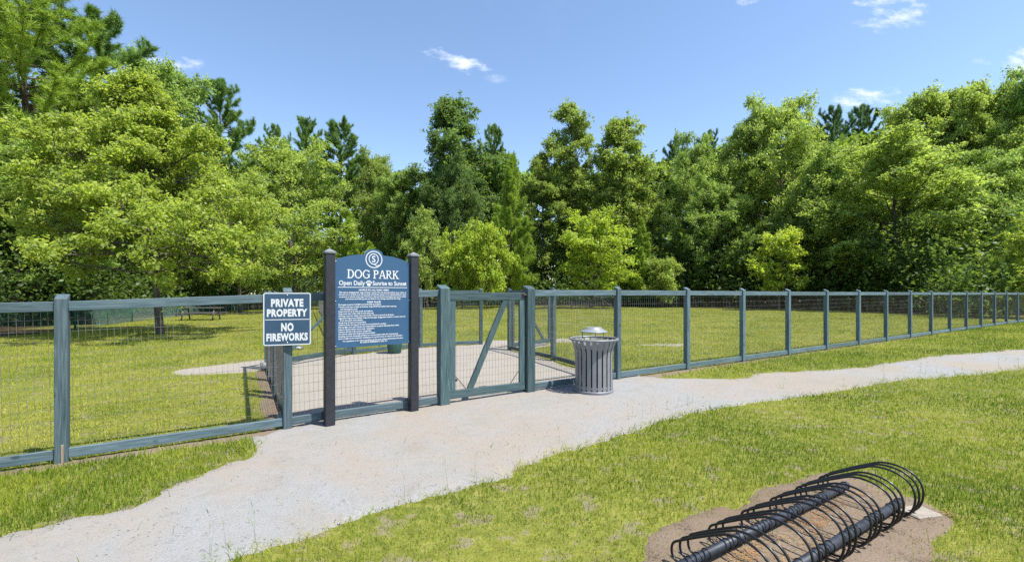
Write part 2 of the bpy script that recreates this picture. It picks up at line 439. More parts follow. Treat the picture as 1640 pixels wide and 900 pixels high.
yard = [(-2.55, 5.15), (-1.0, 6.1), (0.3, 6.9), (1.8, 7.75), (1.25, 9.0), (0.75, 10.3), (0.25, 11.3), (0.05, 12.0), (0.9, 12.6), (1.05, 13.5), (0.1, 14.3), (-0.7, 14.3), (-1.3, 13.3), (-2.6, 12.75), (-3.8, 11.6),
        (-4.5, 11.3), (-5.6, 11.0), (-6.5, 10.0), (-6.9, 9.3), (-6.3, 8.75), (-5.3, 8.95), (-4.85, 9.05), (-4.3, 8.15), (-3.5, 6.8)]
YARD = ragged(catmull(yard, 6), 0.07, 0.05, 11)
dirt_px = [(1017, 910), (1024, 877), (1061, 850), (1113, 826), (1191, 812), (1212, 788), (1266, 771), (1317, 756), (1372, 762), (1420, 786), (1447, 793), (1478, 802), (1505, 819), (1527, 838), (1512, 863), (1488, 891), (1475, 920), (1440, 1000), (1320, 1090), (1130, 1090), (1020, 990)]
DIRT = ragged(catmull(S(dirt_px), 5), 0.022, 0.06, 21)
DV = np.array([1180, 729])/1387.0        # direction of the front fence
NV = np.array([DV[1], -DV[0]])           # towards the path
P0 = np.array([1.81, 7.80])
def fl(u, off=0.0): return P0+DV*u+NV*off
strip = [fl(-12, -.05), fl(-9, .0), fl(-7, -.03), fl(-5.2, -.06), fl(-5.2, .20), fl(-6, .16), fl(-7, .14), fl(-8, .17), fl(-10, .12), fl(-12, .14)]
STRIP = ragged(np.array(strip), 0.05, 0.04, 31)
strip2 = [fl(-.2, -.08), fl(4, -.05), fl(9, -.04), fl(14, -.05), fl(14, .08), fl(9, .07), fl(5, .10), fl(2.2, .14), fl(1, .22), fl(-.2, .35)]
STRIP2 = ragged(np.array(strip2), 0.06, 0.035, 33)
side_l = [(-2.6, 5.0), (-2.75, 5.0), (-3.6, 6.5), (-4.6, 8.2), (-5.1, 9.1), (-4.9, 9.3), (-4.2, 8.1), (-3.3, 6.6)]
SIDE_L = ragged(np.array(side_l), 0.06, 0.05, 35)
bare = []
for (px, py, rx, ry, sd) in [(905, 545, .55, .5, 1), (1060, 553, .7, .22, 2), (1035, 612, .18, .08, 3)]:
    c = spot(px, py); a = np.linspace(0, 2*math.pi, 14, endpoint=False)
    bare.append(ragged(catmull(np.stack([c[0]+rx*np.cos(a), c[1]+ry*np.sin(a)], 1), 3), 0.04, 0.13, 40+sd))

def build_ground():
    xs = np.concatenate([np.arange(-1500, -60, 120), np.arange(-60, -12, 4), np.arange(-12, 26, 0.5), np.arange(26, 60, 4), np.arange(60, 1501, 120)])
    ys = np.concatenate([np.arange(-400, -8, 56), np.arange(-8, 20, 0.5), np.arange(20, 80, 4), np.arange(80, 1600, 120)])
    gx, gy = np.meshgrid(xs, ys); nx, ny = len(xs), len(ys)
    V = np.column_stack([gx.ravel(), gy.ravel(), gz(gx.ravel(), gy.ravel())])
    i = np.arange(nx-1)[None, :]+np.arange(ny-1)[:, None]*nx; i = i.ravel()
    F = np.stack([i, i+1, i+1+nx, i+nx], 1)
    tag(link('ground', np_mesh('ground', V, F, 4, smooth=True), M['ground']), kind='structure')
build_ground()
sheet('path', PATH, 0.005, 0.12, M['path'], 0.012)
sheet('sand_yard', YARD, 0.006, 0.16, M['sand'], 0.004)
sheet('dirt_patch', DIRT, 0.005, 0.05, M['dirt'], 0.010)
sheet('soil_strip', STRIP, 0.006, 0.06, M['dirt'])
sheet('soil_strip', STRIP2, 0.006, 0.07, M['dirt'])
sheet('soil_strip', SIDE_L, 0.006, 0.07, M['dirt'])
for b in bare: sheet('bare_ground', b, 0.005, 0.07, M['sand'])
field_out = np.array([(-19.5, -30), (-19.0, 10), (-18.8, 16.5), (-19.0, 20), (-21.5, 26), (-26, 44), (-27.5, 51), (-14.5, 57.5), (-1.5, 56), (12, 48.5), (21.5, 42), (25.5, 36), (25.6, 29), (24.2, 22.6), (29, 25.5), (46, 36), (90, 60)])
def build_litter():
    # woodland floor: everything beyond the lawn
    outer = [(90, 400), (-300, 400), (-300, -30)]
    P = np.concatenate([ragged(catmull(field_out, 4, closed=False), 0.5, 0.12, 51, False), np.array(outer, float)])
    sheet('forest_floor', P, 0.01, 9.0, M['litter'])
    return P
LITTER = build_litter()

# ------------------------------------------------------------------ grass
def build_grass():
    rng = np.random.default_rng(5)
    C = 35000; Y0, Y1 = 1.6, 60.0
    # number per square metre falls with distance
    n = int(C*2.5/0.4*(Y1**0.4-Y0**0.4))
    U = rng.random(n); Y = (Y0**0.4+U*(Y1**0.4-Y0**0.4))**2.5
    X = (rng.random(n)*2-1)*(1.22*Y+0.5)
    keep = ~inside(LITTER, X, Y)
    jit = 0.042*np.clip(Y/4, 1, 4)
    xx = X+rng.normal(0, 1, n)*jit; yy = Y+rng.normal(0, 1, n)*jit
    a = inside(DIRT, X, Y); far_in = inside(DIRT, X+.10, Y+.10) & inside(DIRT, X-.10, Y-.10) & inside(DIRT, X+.12, Y-.08) & inside(DIRT, X-.12, Y+.08)
    keep &= ~(a & (rng.random(n) > np.where(far_in, .006, .16)*(.2+1.6*fbm(X, Y, 6.0, 81))))
    for P in (PATH, YARD, STRIP, STRIP2, SIDE_L):
        a = inside(P, xx, yy); keep &= ~(a & (rng.random(n) > 0.0015))
    for P in bare:
        a = inside(P, xx, yy); keep &= ~(a & (rng.random(n) > 0.35))
    # the rest of the lawn, thin and worn in places
    worn = fbm(X, Y, 0.9, 61); fine = fbm(X, Y, 5.0, 63)
    s_front = (X-P0[0])*NV[0]+(Y-P0[1])*NV[1]        # > 0 on the path side of the fence
    fore = (s_front > 0)
    dryz = np.exp(-(((X+0.15)/1.3)**2+((Y-2.75)/0.75)**2))      # trodden, dry part of the near lawn
    keep &= rng.random(n) > np.clip((worn-0.55)*1.6, 0, .5)*(0.4+fine) + dryz*0.35*(fine > .5)
    X, Y, worn, fine, fore, dryz = X[keep], Y[keep], worn[keep], fine[keep], fore[keep], dryz[keep]; n = len(X)
    lush = fbm(X, Y, 0.55, 71); patch = fbm(X, Y, 2.2, 73)
    h = (0.021+0.022*lush+0.013*patch)*(0.6+0.8*rng.random(n))
    h *= np.where(fore, 1.0, 0.85); h *= 1-0.45*dryz
    edge_ = np.zeros(n, bool); q = np.where(Y < 11)[0]
    for ox, oy in ((.05, .09), (-.05, -.09)): edge_[q] |= inside(PATH, X[q]+ox*np.clip(Y[q]/4, 1, 2), Y[q]+oy*np.clip(Y[q]/4, 1, 2))
    h = np.where(edge_, h*(1.1+.9*rng.random(n)), h)
    # taller fringe on the left verge
    verge = fore & (X < -1.5); h = np.where(verge, h*1.5, h)
    h *= np.clip(Y/6, 1, 1.6)
    w = 0.0038*np.clip(Y/3.0, 0.8, 30)**0.82*(0.7+0.6*rng.random(n))
    tint = 0.46+0.65*(patch-0.5)+0.75*(worn-0.5)+0.30*(fine-.5)+rng.normal(0, 0.19, n)+dryz*0.22-np.where(verge, .12, 0)+np.where(fore, -0.02, 0.20)
    tint = np.clip(tint, 0.02, 1)
    dry = np.clip((rng.random(n) < 0.06+0.12*np.clip(worn-.45, 0, 1)*2+0.22*dryz)*(0.4+0.6*rng.random(n)), 0, 1)
    yaw = rng.random(n)*2*math.pi; lean = np.abs(rng.normal(0.35, 0.28, n))+np.where(edge_, .35, 0); la = rng.random(n)*2*math.pi
    base = np.stack([X, Y, gz(X, Y)-0.003], 1)
    side = np.stack([np.cos(yaw), np.sin(yaw), np.zeros(n)], 1)
    ld = np.stack([np.cos(la), np.sin(la), np.zeros(n)], 1)
    up = np.array([0, 0, 1.0])
    mid = base+up*(h*0.55)[:, None]+ld*(h*lean*0.35)[:, None]
    tip = base+up*(h*np.clip(1-0.25*lean, .3, 1))[:, None]+ld*(h*lean*1.1)[:, None]
    near = Y < 6.5
    def emit(name, k, full, label):
        b, s_, m_, t_, ww = base[k], side[k], mid[k], tip[k], w[k][:, None]; N = k.sum(); i = np.arange(N)
        if full:
            V = np.stack([b-s_*ww/2, b+s_*ww/2, m_+s_*ww*0.42, m_-s_*ww*0.42, t_], 1).reshape(-1, 3); o = i*5
            F = np.concatenate([np.stack([o, o+1, o+2], 1), np.stack([o, o+2, o+3], 1), np.stack([o+3, o+2, o+4], 1)]); q = 5
        else:
            V = np.stack([b-s_*ww/2, b+s_*ww/2, t_], 1).reshape(-1, 3); o = i*3; F = np.stack([o, o+1, o+2], 1); q = 3
        me = np_mesh(name, V, F, 3, {'tint': np.repeat(tint[k], q), 'dry': np.repeat(dry[k], q)})
        tag(link(name, me, M['blade']), label, 'grass', kind='stuff')
    emit('grass', near & fore, True, 'short green lawn grass on the camera side of the fence')
    emit('grass', (~near) & fore, False, 'strip of green grass along the far stretch of gravel path')
    emit('grass', near & ~fore, True, 'mown yellow green grass just behind the left fence bay')
    emit('grass', (~near) & ~fore, False, 'wide sunlit mown grass field inside the fenced park')
build_grass()

def build_weeds():
    rng = np.random.default_rng(15); V = []; F = []; T = []
    def tri(a, b, c, t):
        o = len(V); V.extend([a, b, c]); F.append((o, o+1, o+2)); T.extend([t]*3)
    spots = [(x, y) for x, y in [(424, 866), (418, 880), (366, 886), (345, 892), (335, 899), (646, 800), (667, 802), (722, 787), (760, 778), (764, 770), (838, 745), (895, 712), (1005, 672), (1012, 668), (1035, 668), (1045, 664), (1070, 655), (1085, 652),
             (1100, 648), (1108, 645), (1244, 622), (1256, 624), (1350, 618), (1417, 609), (1422, 608), (1475, 598), (1478, 600), (1496, 597), (1525, 596), (1545, 594), (1600, 590), (1630, 588), (182, 820), (82, 848), (60, 735), (62, 742), (235, 712), (222, 716)]]
    for (px, py) in spots:
        c = spot(px, py)
        for _ in range(rng.integers(1, 2)):
            x = c[0]+rng.normal(0, .03); y = c[1]+rng.normal(0, .03); h = rng.uniform(.10, .24); r = 0.0011*max(1, y/4.5)
            lean = rng.normal(0, .12, 2); z0 = float(gz(x, y)); b = np.array([x, y, z0]); t = b+np.array([lean[0]*h, lean[1]*h, h])
            for k in range(3):
                a = k*2.1; s_ = np.array([math.cos(a), math.sin(a), 0])*r
                tri(b-s_, b+s_, t, 0.25)
            for k in range(rng.integers(2, 5)):
                a = rng.uniform(0, 6.28); d = np.array([math.cos(a)*.6, math.sin(a)*.6, .8]); l = h*rng.uniform(.18, .3); p0 = b+(t-b)*rng.uniform(.8, 1)
                s_ = np.array([-math.sin(a), math.cos(a), 0])*r*1.4; tri(p0-s_, p0+s_, p0+d*l, 0.35)
            for k in range(5):
                a = rng.uniform(0, 6.28); d = np.array([math.cos(a), math.sin(a), .5]); l = rng.uniform(.04, .09); s_ = np.array([-math.sin(a), math.cos(a), 0])*r*2
                tri(b-s_, b+s_, b+d*l, 0.4)
    me = np_mesh('weeds', V, F, 3, {'tint': T, 'dry': np.full(len(T), .15)})
    tag(link('weeds', me, M['blade']), 'thin seeding grass stalks along the edges of the gravel path', 'weeds', kind='stuff')
build_weeds()

def build_pebbles():
    rng = np.random.default_rng(8); n = 5200
    Y = (1.9**-.5+rng.random(n)*(14**-.5-1.9**-.5))**-2; X = (rng.random(n)*2-1)*1.15*Y
    k = inside(PATH, X, Y) | (inside(DIRT, X, Y)); X = X[k]; Y = Y[k]; n = len(X)
    o = np.array([(1, 0, 0), (-1, 0, 0), (0, 1, 0), (0, -1, 0), (0, 0, 1), (0, 0, -1)], float)
    f = np.array([(0, 2, 4), (2, 1, 4), (1, 3, 4), (3, 0, 4), (2, 0, 5), (1, 2, 5), (3, 1, 5), (0, 3, 5)])
    sz = rng.lognormal(math.log(0.0042), .4, n)
    V = o[None]*sz[:, None, None]*rng.uniform(.6, 1.3, (n, 1, 3)); a = rng.random(n)*6.28
    ca, sa = np.cos(a)[:, None], np.sin(a)[:, None]
    V = np.stack([V[..., 0]*ca-V[..., 1]*sa, V[..., 0]*sa+V[..., 1]*ca, V[..., 2]*.7], 2)
    V += np.stack([X, Y, gz(X, Y)+0.010], 1)[:, None]
    F = (f[None]+(np.arange(n)*6)[:, None, None]).reshape(-1, 3)
    s = NT('pebble stone'); at = s.n('Attribute', attribute_name='tint')
    m = s.base(s.ramp(at.outputs['Fac'], [(0.0, (0.06, 0.06, 0.06)), (0.35, (0.17, 0.155, 0.14)), (0.7, (0.25, 0.24, 0.225)), (1, (0.33, 0.32, 0.30))]), 0.9, 0, 0.2)
    me = np_mesh('gravel', V.reshape(-1, 3), F, 3, {'tint': np.repeat(rng.random(n), 6)}, smooth=False)
    tag(link('gravel', me, m), 'loose pale and dark gravel stones on the path', 'gravel', kind='stuff')
build_pebbles()

# ------------------------------------------------------------------ fences and gates
POST_W = 0.09
_wire = {}
def wire_mesh_data(L_, H_):
    key = (round(L_, 2), round(H_, 2))
    if key in _wire: return _wire[key]
    L_, H_ = key; V = []; F = []
    def bar(a, b, r):
        a = np.array(a); b = np.array(b); o = len(V)
        if abs(b[0]-a[0]) > abs(b[2]-a[2]): s1, s2 = np.array([0, r, 0]), np.array([0, 0, r])
        else: s1, s2 = np.array([r, 0, 0]), np.array([0, r, 0])
        for p in (a, b): V.extend([p+s1+s2, p-s1+s2, p-s1-s2, p+s1-s2])
        for k in range(4): F.append((o+k, o+(k+1) % 4, o+4+(k+1) % 4, o+4+k))
    rr = random.Random(int(L_*1000+H_*77))
    nv = int(L_/0.0508)
    for i in range(nv+1):
        x = min(i*0.0508+0.01, L_); bar((x+rr.uniform(-.002, .002), 0, 0), (x+rr.uniform(-.003, .003), 0, H_), 0.0011)
    nh = int(H_/0.1016)
    for i in range(nh+1):
        z = min(i*0.1016+0.03, H_)
        pts = [(L_*k/4, 0.0028, z+rr.uniform(-.004, .004)) for k in range(5)]
        for k in range(4): bar(pts[k], pts[k+1], 0.0012)
    me = py_mesh('wire_mesh', V, F); _wire[key] = me
    return me

def rail_between(parent, name, a, b, za, zb, mat, sec=(0.038, 0.089), gap=0.0):
    """board from a to b; za, zb are the heights of its underside"""
    a = np.array(a); b = np.array(b); d = b-a; L_ = np.hypot(*d); an = math.atan2(d[1], d[0]); u = d/L_
    ln = L_-2*gap; mid = (a+b)/2
    me = box_mesh(ln, sec[0], sec[1], 0.004, 0, name)
    return link(name, me, mat, parent, (mid[0], mid[1], (za+zb)/2), (0, -math.atan2(zb-za, L_), an))

def fence(name, label, pts, group=None, mat_p='post', mat_r='rail', skip=(), closed_end=True, w=POST_W, no_post=(), cat='fence', slope=0.042, mesh_off=-0.024, wire='wire'):
    """pts: (x, y, top height) of each post; skip: bays left open"""
    root = empty(name, (pts[0][0], pts[0][1], float(gz(*pts[0][:2]))))
    inv = -np.array([root.location.x, root.location.y]); iz = -root.location.z
    tag(root, label, cat, group)
    n = len(pts)
    for i, (x, y, zt) in enumerate(pts):
        a = pts[min(i+1, n-1)]; b = pts[max(i-1, 0)]
        an = math.atan2(a[1]-b[1], a[0]-b[0])
        if i in no_post: continue
        hh = zt+0.12-float(gz(x, y))
        me = box_mesh(w, w, round(hh, 2), 0.004, slope, 'post')
        link('post', me, M[mat_p], root, (x+inv[0], y+inv[1], zt-round(hh, 2)+iz), (0, 0, an))
    for i in range(n-1):
        if i in skip: continue
        (x0, y0, t0), (x1, y1, t1) = pts[i], pts[i+1]
        a = np.array([x0, y0])+inv; b = np.array([x1, y1])+inv; g0 = float(gz(x0, y0)); g1 = float(gz(x1, y1))
        rail_between(root, 'top_rail', a, b, t0-0.158+iz, t1-0.158+iz, M[mat_r], gap=w/2-0.001)
        rail_between(root, 'bottom_rail', a, b, g0+0.035+iz, g1+0.035+iz, M[mat_r], gap=w/2-0.001)
        d = b-a; L_ = np.hypot(*d); u = d/L_; nn = np.array([u[1], -u[0]])*mesh_off
        H_ = (t0+t1)/2-0.16-(g0+g1)/2-0.04+.06
        p = a+u*0.02+nn
        me = wire_mesh_data(L_-0.04, H_)
        if wire != 'wire': me = me.copy(); me.materials.clear()
        o = link('wire_mesh', me, M[wire], root, (p[0], p[1], (g0+0.04)+iz), (0, -math.atan2((t1+g1-t0-g0)/2, L_), math.atan2(d[1], d[0])))
        tag(o, kind='stuff')
    return root

def top_at(u):
    """height of the post tops along the front fence"""
    return float(np.interp(u, [-10.7, -6.95, -5.1, -3.2, 0, 2, 6, 12, 24, 32], [1.40, 1.476, 1.545, 1.597, 1.603, 1.600, 1.590, 1.588, 1.585, 1.57]))
B = 1.83
uL = [-12.44, -10.61, -8.78, -6.947, -5.096]
ptsL = [(*fl(u), top_at(u)) for u in uL]
gl, gr = -3.21, -1.827
ptsL2 = ptsL+[(*fl(gl), top_at(gl))]
f_left = fence('wire_fence', 'stained wooden fence with wire mesh left of the gate, behind the two blue signs', ptsL2, no_post=(5,))
ptsR = [(*fl(gr), top_at(gr))]+[(*fl(k*B), top_at(k*B)) for k in range(0, 18)]
f_right = fence('wire_fence', 'long stained wooden wire mesh fence running right from the gate into the distance', ptsR, no_post=(0,))
# bare wood wedge split off the near left post
wd = fl(-6.947, 0.047)+DV*0.012
root = f_left
link('loose_splinter', box_mesh(0.022, 0.012, 0.19, 0.003, 0, 'splinter'), M['raw_wood'], root, (wd[0]-root.location.x, wd[1]-root.location.y, float(gz(*wd))-0.02-root.location.z), (0, 0, math.atan2(DV[1], DV[0])))
AF = math.atan2(DV[1], DV[0])
def gate_post(u, label):
    p = fl(u); zt = top_at(u); hh = zt-float(gz(*p))+0.15
    o = link('gate_post', box_mesh(0.14, 0.14, round(hh, 2), 0.006, 0.045, 'gate_post'), M['gate_post'], None, (p[0], p[1], zt-round(hh, 2)), (0, 0, AF))
    return tag(o, label, 'post')
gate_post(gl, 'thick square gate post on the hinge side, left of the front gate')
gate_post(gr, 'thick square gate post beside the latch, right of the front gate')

def gate(name, label, a, b, ztop, brace=True, brace_flip=False, low=0.075, cat='gate'):
    a = np.array(a); b = np.array(b); d = b-a; L_ = np.hypot(*d); u = d/L_; an = math.atan2(d[1], d[0])
    g = float(gz(*((a+b)/2)))
    root = empty(name, (a[0], a[1], g), an); tag(root, label, cat)
    zt = ztop-g; T = 0.04; W = 0.089
    link('top_rail', box_mesh(L_, T, 0.11, 0.004, 0, 'gate_rail'), M['gate_rail'], root, (L_/2, -.004, zt-0.11))
    link('bottom_rail', box_mesh(L_, T, 0.11, 0.004, 0, 'gate_rail'), M['gate_rail'], root, (L_/2, -.004, low))
    hs = zt-0.11-low-0.11-0.004
    for x in (W/2+.004, L_-W/2-.004):
        link('stile', box_mesh(W, T, round(hs, 3), 0.004, 0, 'stile'), M['gate_post'], root, (x, 0, low+0.112))
    if brace:
        p = Vector((W+0.23, 0, low+0.112)); q = Vector((L_-W-0.24, 0, zt-0.113))
        if brace_flip: p.x, q.x = L_-p.x, L_-q.x
        dd = q-p; ln = dd.length
        # brace cut level at both ends
        hx = 0.045; V = []
        for yy in (-0.019, 0.019): V += [(p.x-hx, yy, p.z), (p.x+hx, yy, p.z), (q.x+hx, yy, q.z), (q.x-hx, yy, q.z)]
        me = py_mesh('brace', V, [(0, 1, 2, 3), (7, 6, 5, 4), (0, 4, 5, 1), (1, 5, 6, 2), (2, 6, 7, 3), (3, 7, 4, 0)])
        link('brace', me, M['gate_post'], root, (0, 0.0, 0))
    o = link('wire_mesh', wire_mesh_data(L_-0.04, zt-low-0.06), M['wire'], root, (0.02, 0.026, low+0.03)); tag(o, kind='stuff')
    for (x0, z0, x1, z1) in ((W+.005, low+.30, W+.16, low+.115), (L_-W-.005, low+.30, L_-W-.16, low+.115)):
        link('corner_rod', tube_mesh('corner_rod', [(x0, -.012, z0), (x1, -.012, z1)], 0.005, 6), M['rust'], root)
    return root
ga = fl(gl)+DV*0.078; gb = fl(gr)-DV*0.085
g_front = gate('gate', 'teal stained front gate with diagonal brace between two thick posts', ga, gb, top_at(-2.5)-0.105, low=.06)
Lg = float(np.hypot(*(gb-ga)))
zz = top_at(-2.5)-0.105-g_front.location.z
link('latch', tube_mesh('latch', [(Lg-.05, -.026, zz-.04), (Lg+.0, -.034, zz-.035), (Lg+.03, -.034, zz-.045), (Lg+.075, -.03, zz-.04)], [.012, .02, .018, .01], 8), M['rust'], g_front)
link('latch_plate', box_mesh(0.05, 0.008, 0.07, 0.002, 0, 'latch_plate'), M['rust'], g_front, (Lg-.035, -.029, zz-.075))
for z in (0.28, zz-0.2):
    link('hinge', box_mesh(0.17, 0.008, 0.035, 0.002, 0, 'hinge'), M['rust'], g_front, (0.055, 0.032, z))

# the entry pen behind the gate
B0, B1, B2, B3, B4 = (-4.98, 9.25), (-4.0, 11.5), (-2.56, 12.75), (-0.91, 13.3), (-0.065, 11.86)
TP = 1.60
def on(p, zt=TP): return (p[0], p[1], zt)
pp = fl(-5.096)
mid1 = pp+(np.array(B0)-pp)*0.36; mid2 = pp+(np.array(B0)-pp)*0.70
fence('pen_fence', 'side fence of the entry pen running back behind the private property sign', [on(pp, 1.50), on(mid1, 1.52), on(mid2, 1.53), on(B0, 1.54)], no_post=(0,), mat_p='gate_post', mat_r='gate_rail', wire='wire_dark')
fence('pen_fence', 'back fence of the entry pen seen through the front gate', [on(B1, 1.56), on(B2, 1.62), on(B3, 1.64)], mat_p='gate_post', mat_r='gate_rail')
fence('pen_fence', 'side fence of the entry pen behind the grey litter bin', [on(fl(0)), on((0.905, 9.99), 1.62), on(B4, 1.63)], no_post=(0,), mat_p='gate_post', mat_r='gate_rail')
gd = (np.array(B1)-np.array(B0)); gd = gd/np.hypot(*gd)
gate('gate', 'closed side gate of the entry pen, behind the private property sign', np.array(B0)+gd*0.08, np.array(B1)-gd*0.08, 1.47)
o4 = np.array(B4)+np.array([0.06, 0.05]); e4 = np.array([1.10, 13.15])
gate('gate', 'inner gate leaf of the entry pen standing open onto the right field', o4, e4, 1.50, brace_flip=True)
op = np.array([-2.78, 5.96])
tag(link('old_post', box_mesh(0.10, 0.10, 1.55, 0.006, 0.02, 'old_post'), M['old_post'], None, (-3.47, 6.86, -0.15), (0, 0, AF)), 'weathered grey wooden post inside the pen, below the private property sign', 'post')
dv = [(-4.0, 11.5)]
dst = np.array([-16.5, 39.0]); st = np.array([-4.0, 11.5]); nb = 15
fence('divider_fence', 'fence dividing the two lawns, running back from the entry pen', [on(st+(dst-st)*k/nb, 1.58) for k in range(nb+1)], no_post=(0,))

# green chain link fence round the lawn
def chain_fence(name, label, pts, H=1.25, group=None):
    root = empty(name, (pts[0][0], pts[0][1], float(gz(*pts[0])))); tag(root, label, 'fence', group)
    inv = np.array([root.location.x, root.location.y]); rz = root.location.z
    seg = np.array(pts, float); V = []; F = []
    post = tube_mesh('post', [(0, 0, -.1), (0, 0, H+.05)], 0.038, 8); post.materials.append(M['green_metal'])
    def bar(a, b, r):
        d = b-a; d = d/np.linalg.norm(d); s1 = np.cross(d, [0, 0, 1.0]); s1 /= np.linalg.norm(s1); s2 = np.cross(d, s1); o = len(V)
        for p in (a, b): V.extend([p+s1*r, p-s1*r*.5+s2*r*.87, p-s1*r*.5-s2*r*.87])
        for k in range(3): F.append((o+k, o+(k+1) % 3, o+3+(k+1) % 3, o+3+k))
    for i in range(len(seg)-1):
        a, b = seg[i]-inv, seg[i+1]-inv; L_ = np.hypot(*(b-a)); u = (b-a)/L_; npst = max(1, round(L_/2.6))
        for k in range(npst+(i == len(seg)-2)):
            p = a+u*L_*k/npst; link('post', post, None, root, (p[0], p[1], 0))
        link('top_rail', tube_mesh('top_rail', [(*a, H), (*b, H)], 0.026, 6), M['green_metal'], root)
        st_ = 0.075; n = int(L_/st_)
        for k in range(-int(H/st_), n):
            for sgn in (1, -1):
                x0 = k*st_; x1 = x0+H; 
                lo, hi = max(0.0, x0), min(L_, x1)
                if hi <= lo: continue
                t0, t1 = (lo-x0)/H, (hi-x0)/H
                z0, z1 = (t0*H, t1*H) if sgn > 0 else (H-t0*H, H-t1*H)
                bar(np.array([*(a+u*lo), max(z0, .02)]), np.array([*(a+u*hi), max(z1, .02)]), 0.0042)
    o = link('chain_link', py_mesh('chain_link', V, F), M['green_metal'], root); tag(o, kind='stuff')
    return root
chain_fence('chain_link_fence', 'green chain link fence along the left edge of the lawn below the trees', [(-19.3, 4), (-18.9, 16.5), (-19.2, 20), (-21.7, 26), (-26.2, 44), (-27.4, 50.6)])
chain_fence('chain_link_fence', 'distant green chain link fence along the back of the lawn', [(-27.4, 50.7), (-14.5, 57.2), (-1.5, 55.7), (12, 48.2), (16.5, 45.6)])

# ------------------------------------------------------------------ signs
def text_mesh(body, size, bold=0.0, align='CENTER', sx=1.0, space=1.0):
    cu = bpy.data.curves.new('lettering', 'FONT'); cu.body = body; cu.size = size; cu.align_x = align; cu.align_y = 'BOTTOM_BASELINE'
    cu.offset = bold; cu.space_character = space; cu.resolution_u = 3; cu.fill_mode = 'FRONT'
    ob = bpy.data.objects.new('tmp_text', cu); COL.objects.link(ob)
    dg = bpy.context.evaluated_depsgraph_get(); dg.update()
    me = bpy.data.meshes.new_from_object(ob.evaluated_get(dg)); bpy.data.objects.remove(ob); bpy.data.curves.remove(cu)
    for v in me.vertices: v.co.x *= sx
    me.materials.clear()
    # text lies in xy: stand it up in xz, facing -y
    for v in me.vertices: v.co = Vector((v.co.x, 0, v.co.y))
    return me

class Strokes:
    """flat letter strokes in the xz plane, each a hair in front of the last"""
    def __init__(s): s.V = []; s.F = []; s.d = 0.0
    def line(s, P, w, closed=False):
        P = [Vector((p[0], p[1])) for p in P]; n = len(P); o = len(s.V); s.d -= 0.00012
        for i, p in enumerate(P):
            a = P[i-1] if (i > 0 or closed) else p; b = P[(i+1) % n] if (i < n-1 or closed) else p
            t = (b-a).normalized(); q = Vector((-t.y, t.x))*w/2
            s.V += [(p.x+q.x, s.d, p.y+q.y), (p.x-q.x, s.d, p.y-q.y)]
        for i in range(n if closed else n-1):
            j = (i+1) % n; s.F.append((o+2*i, o+2*i+1, o+2*j+1, o+2*j))
    def poly(s, P):
        o = len(s.V); s.d -= 0.00012; s.V += [(p[0], s.d, p[1]) for p in P]; s.F.append(tuple(range(o, o+len(P))))
    def mesh(s, name): return py_mesh(name, s.V, s.F)

def arc(cx, cy, rx, ry, a0, a1, n=18):
    return [(cx+rx*math.cos(a0+(a1-a0)*k/n), cy+ry*math.sin(a0+(a1-a0)*k/n)) for k in range(n+1)]

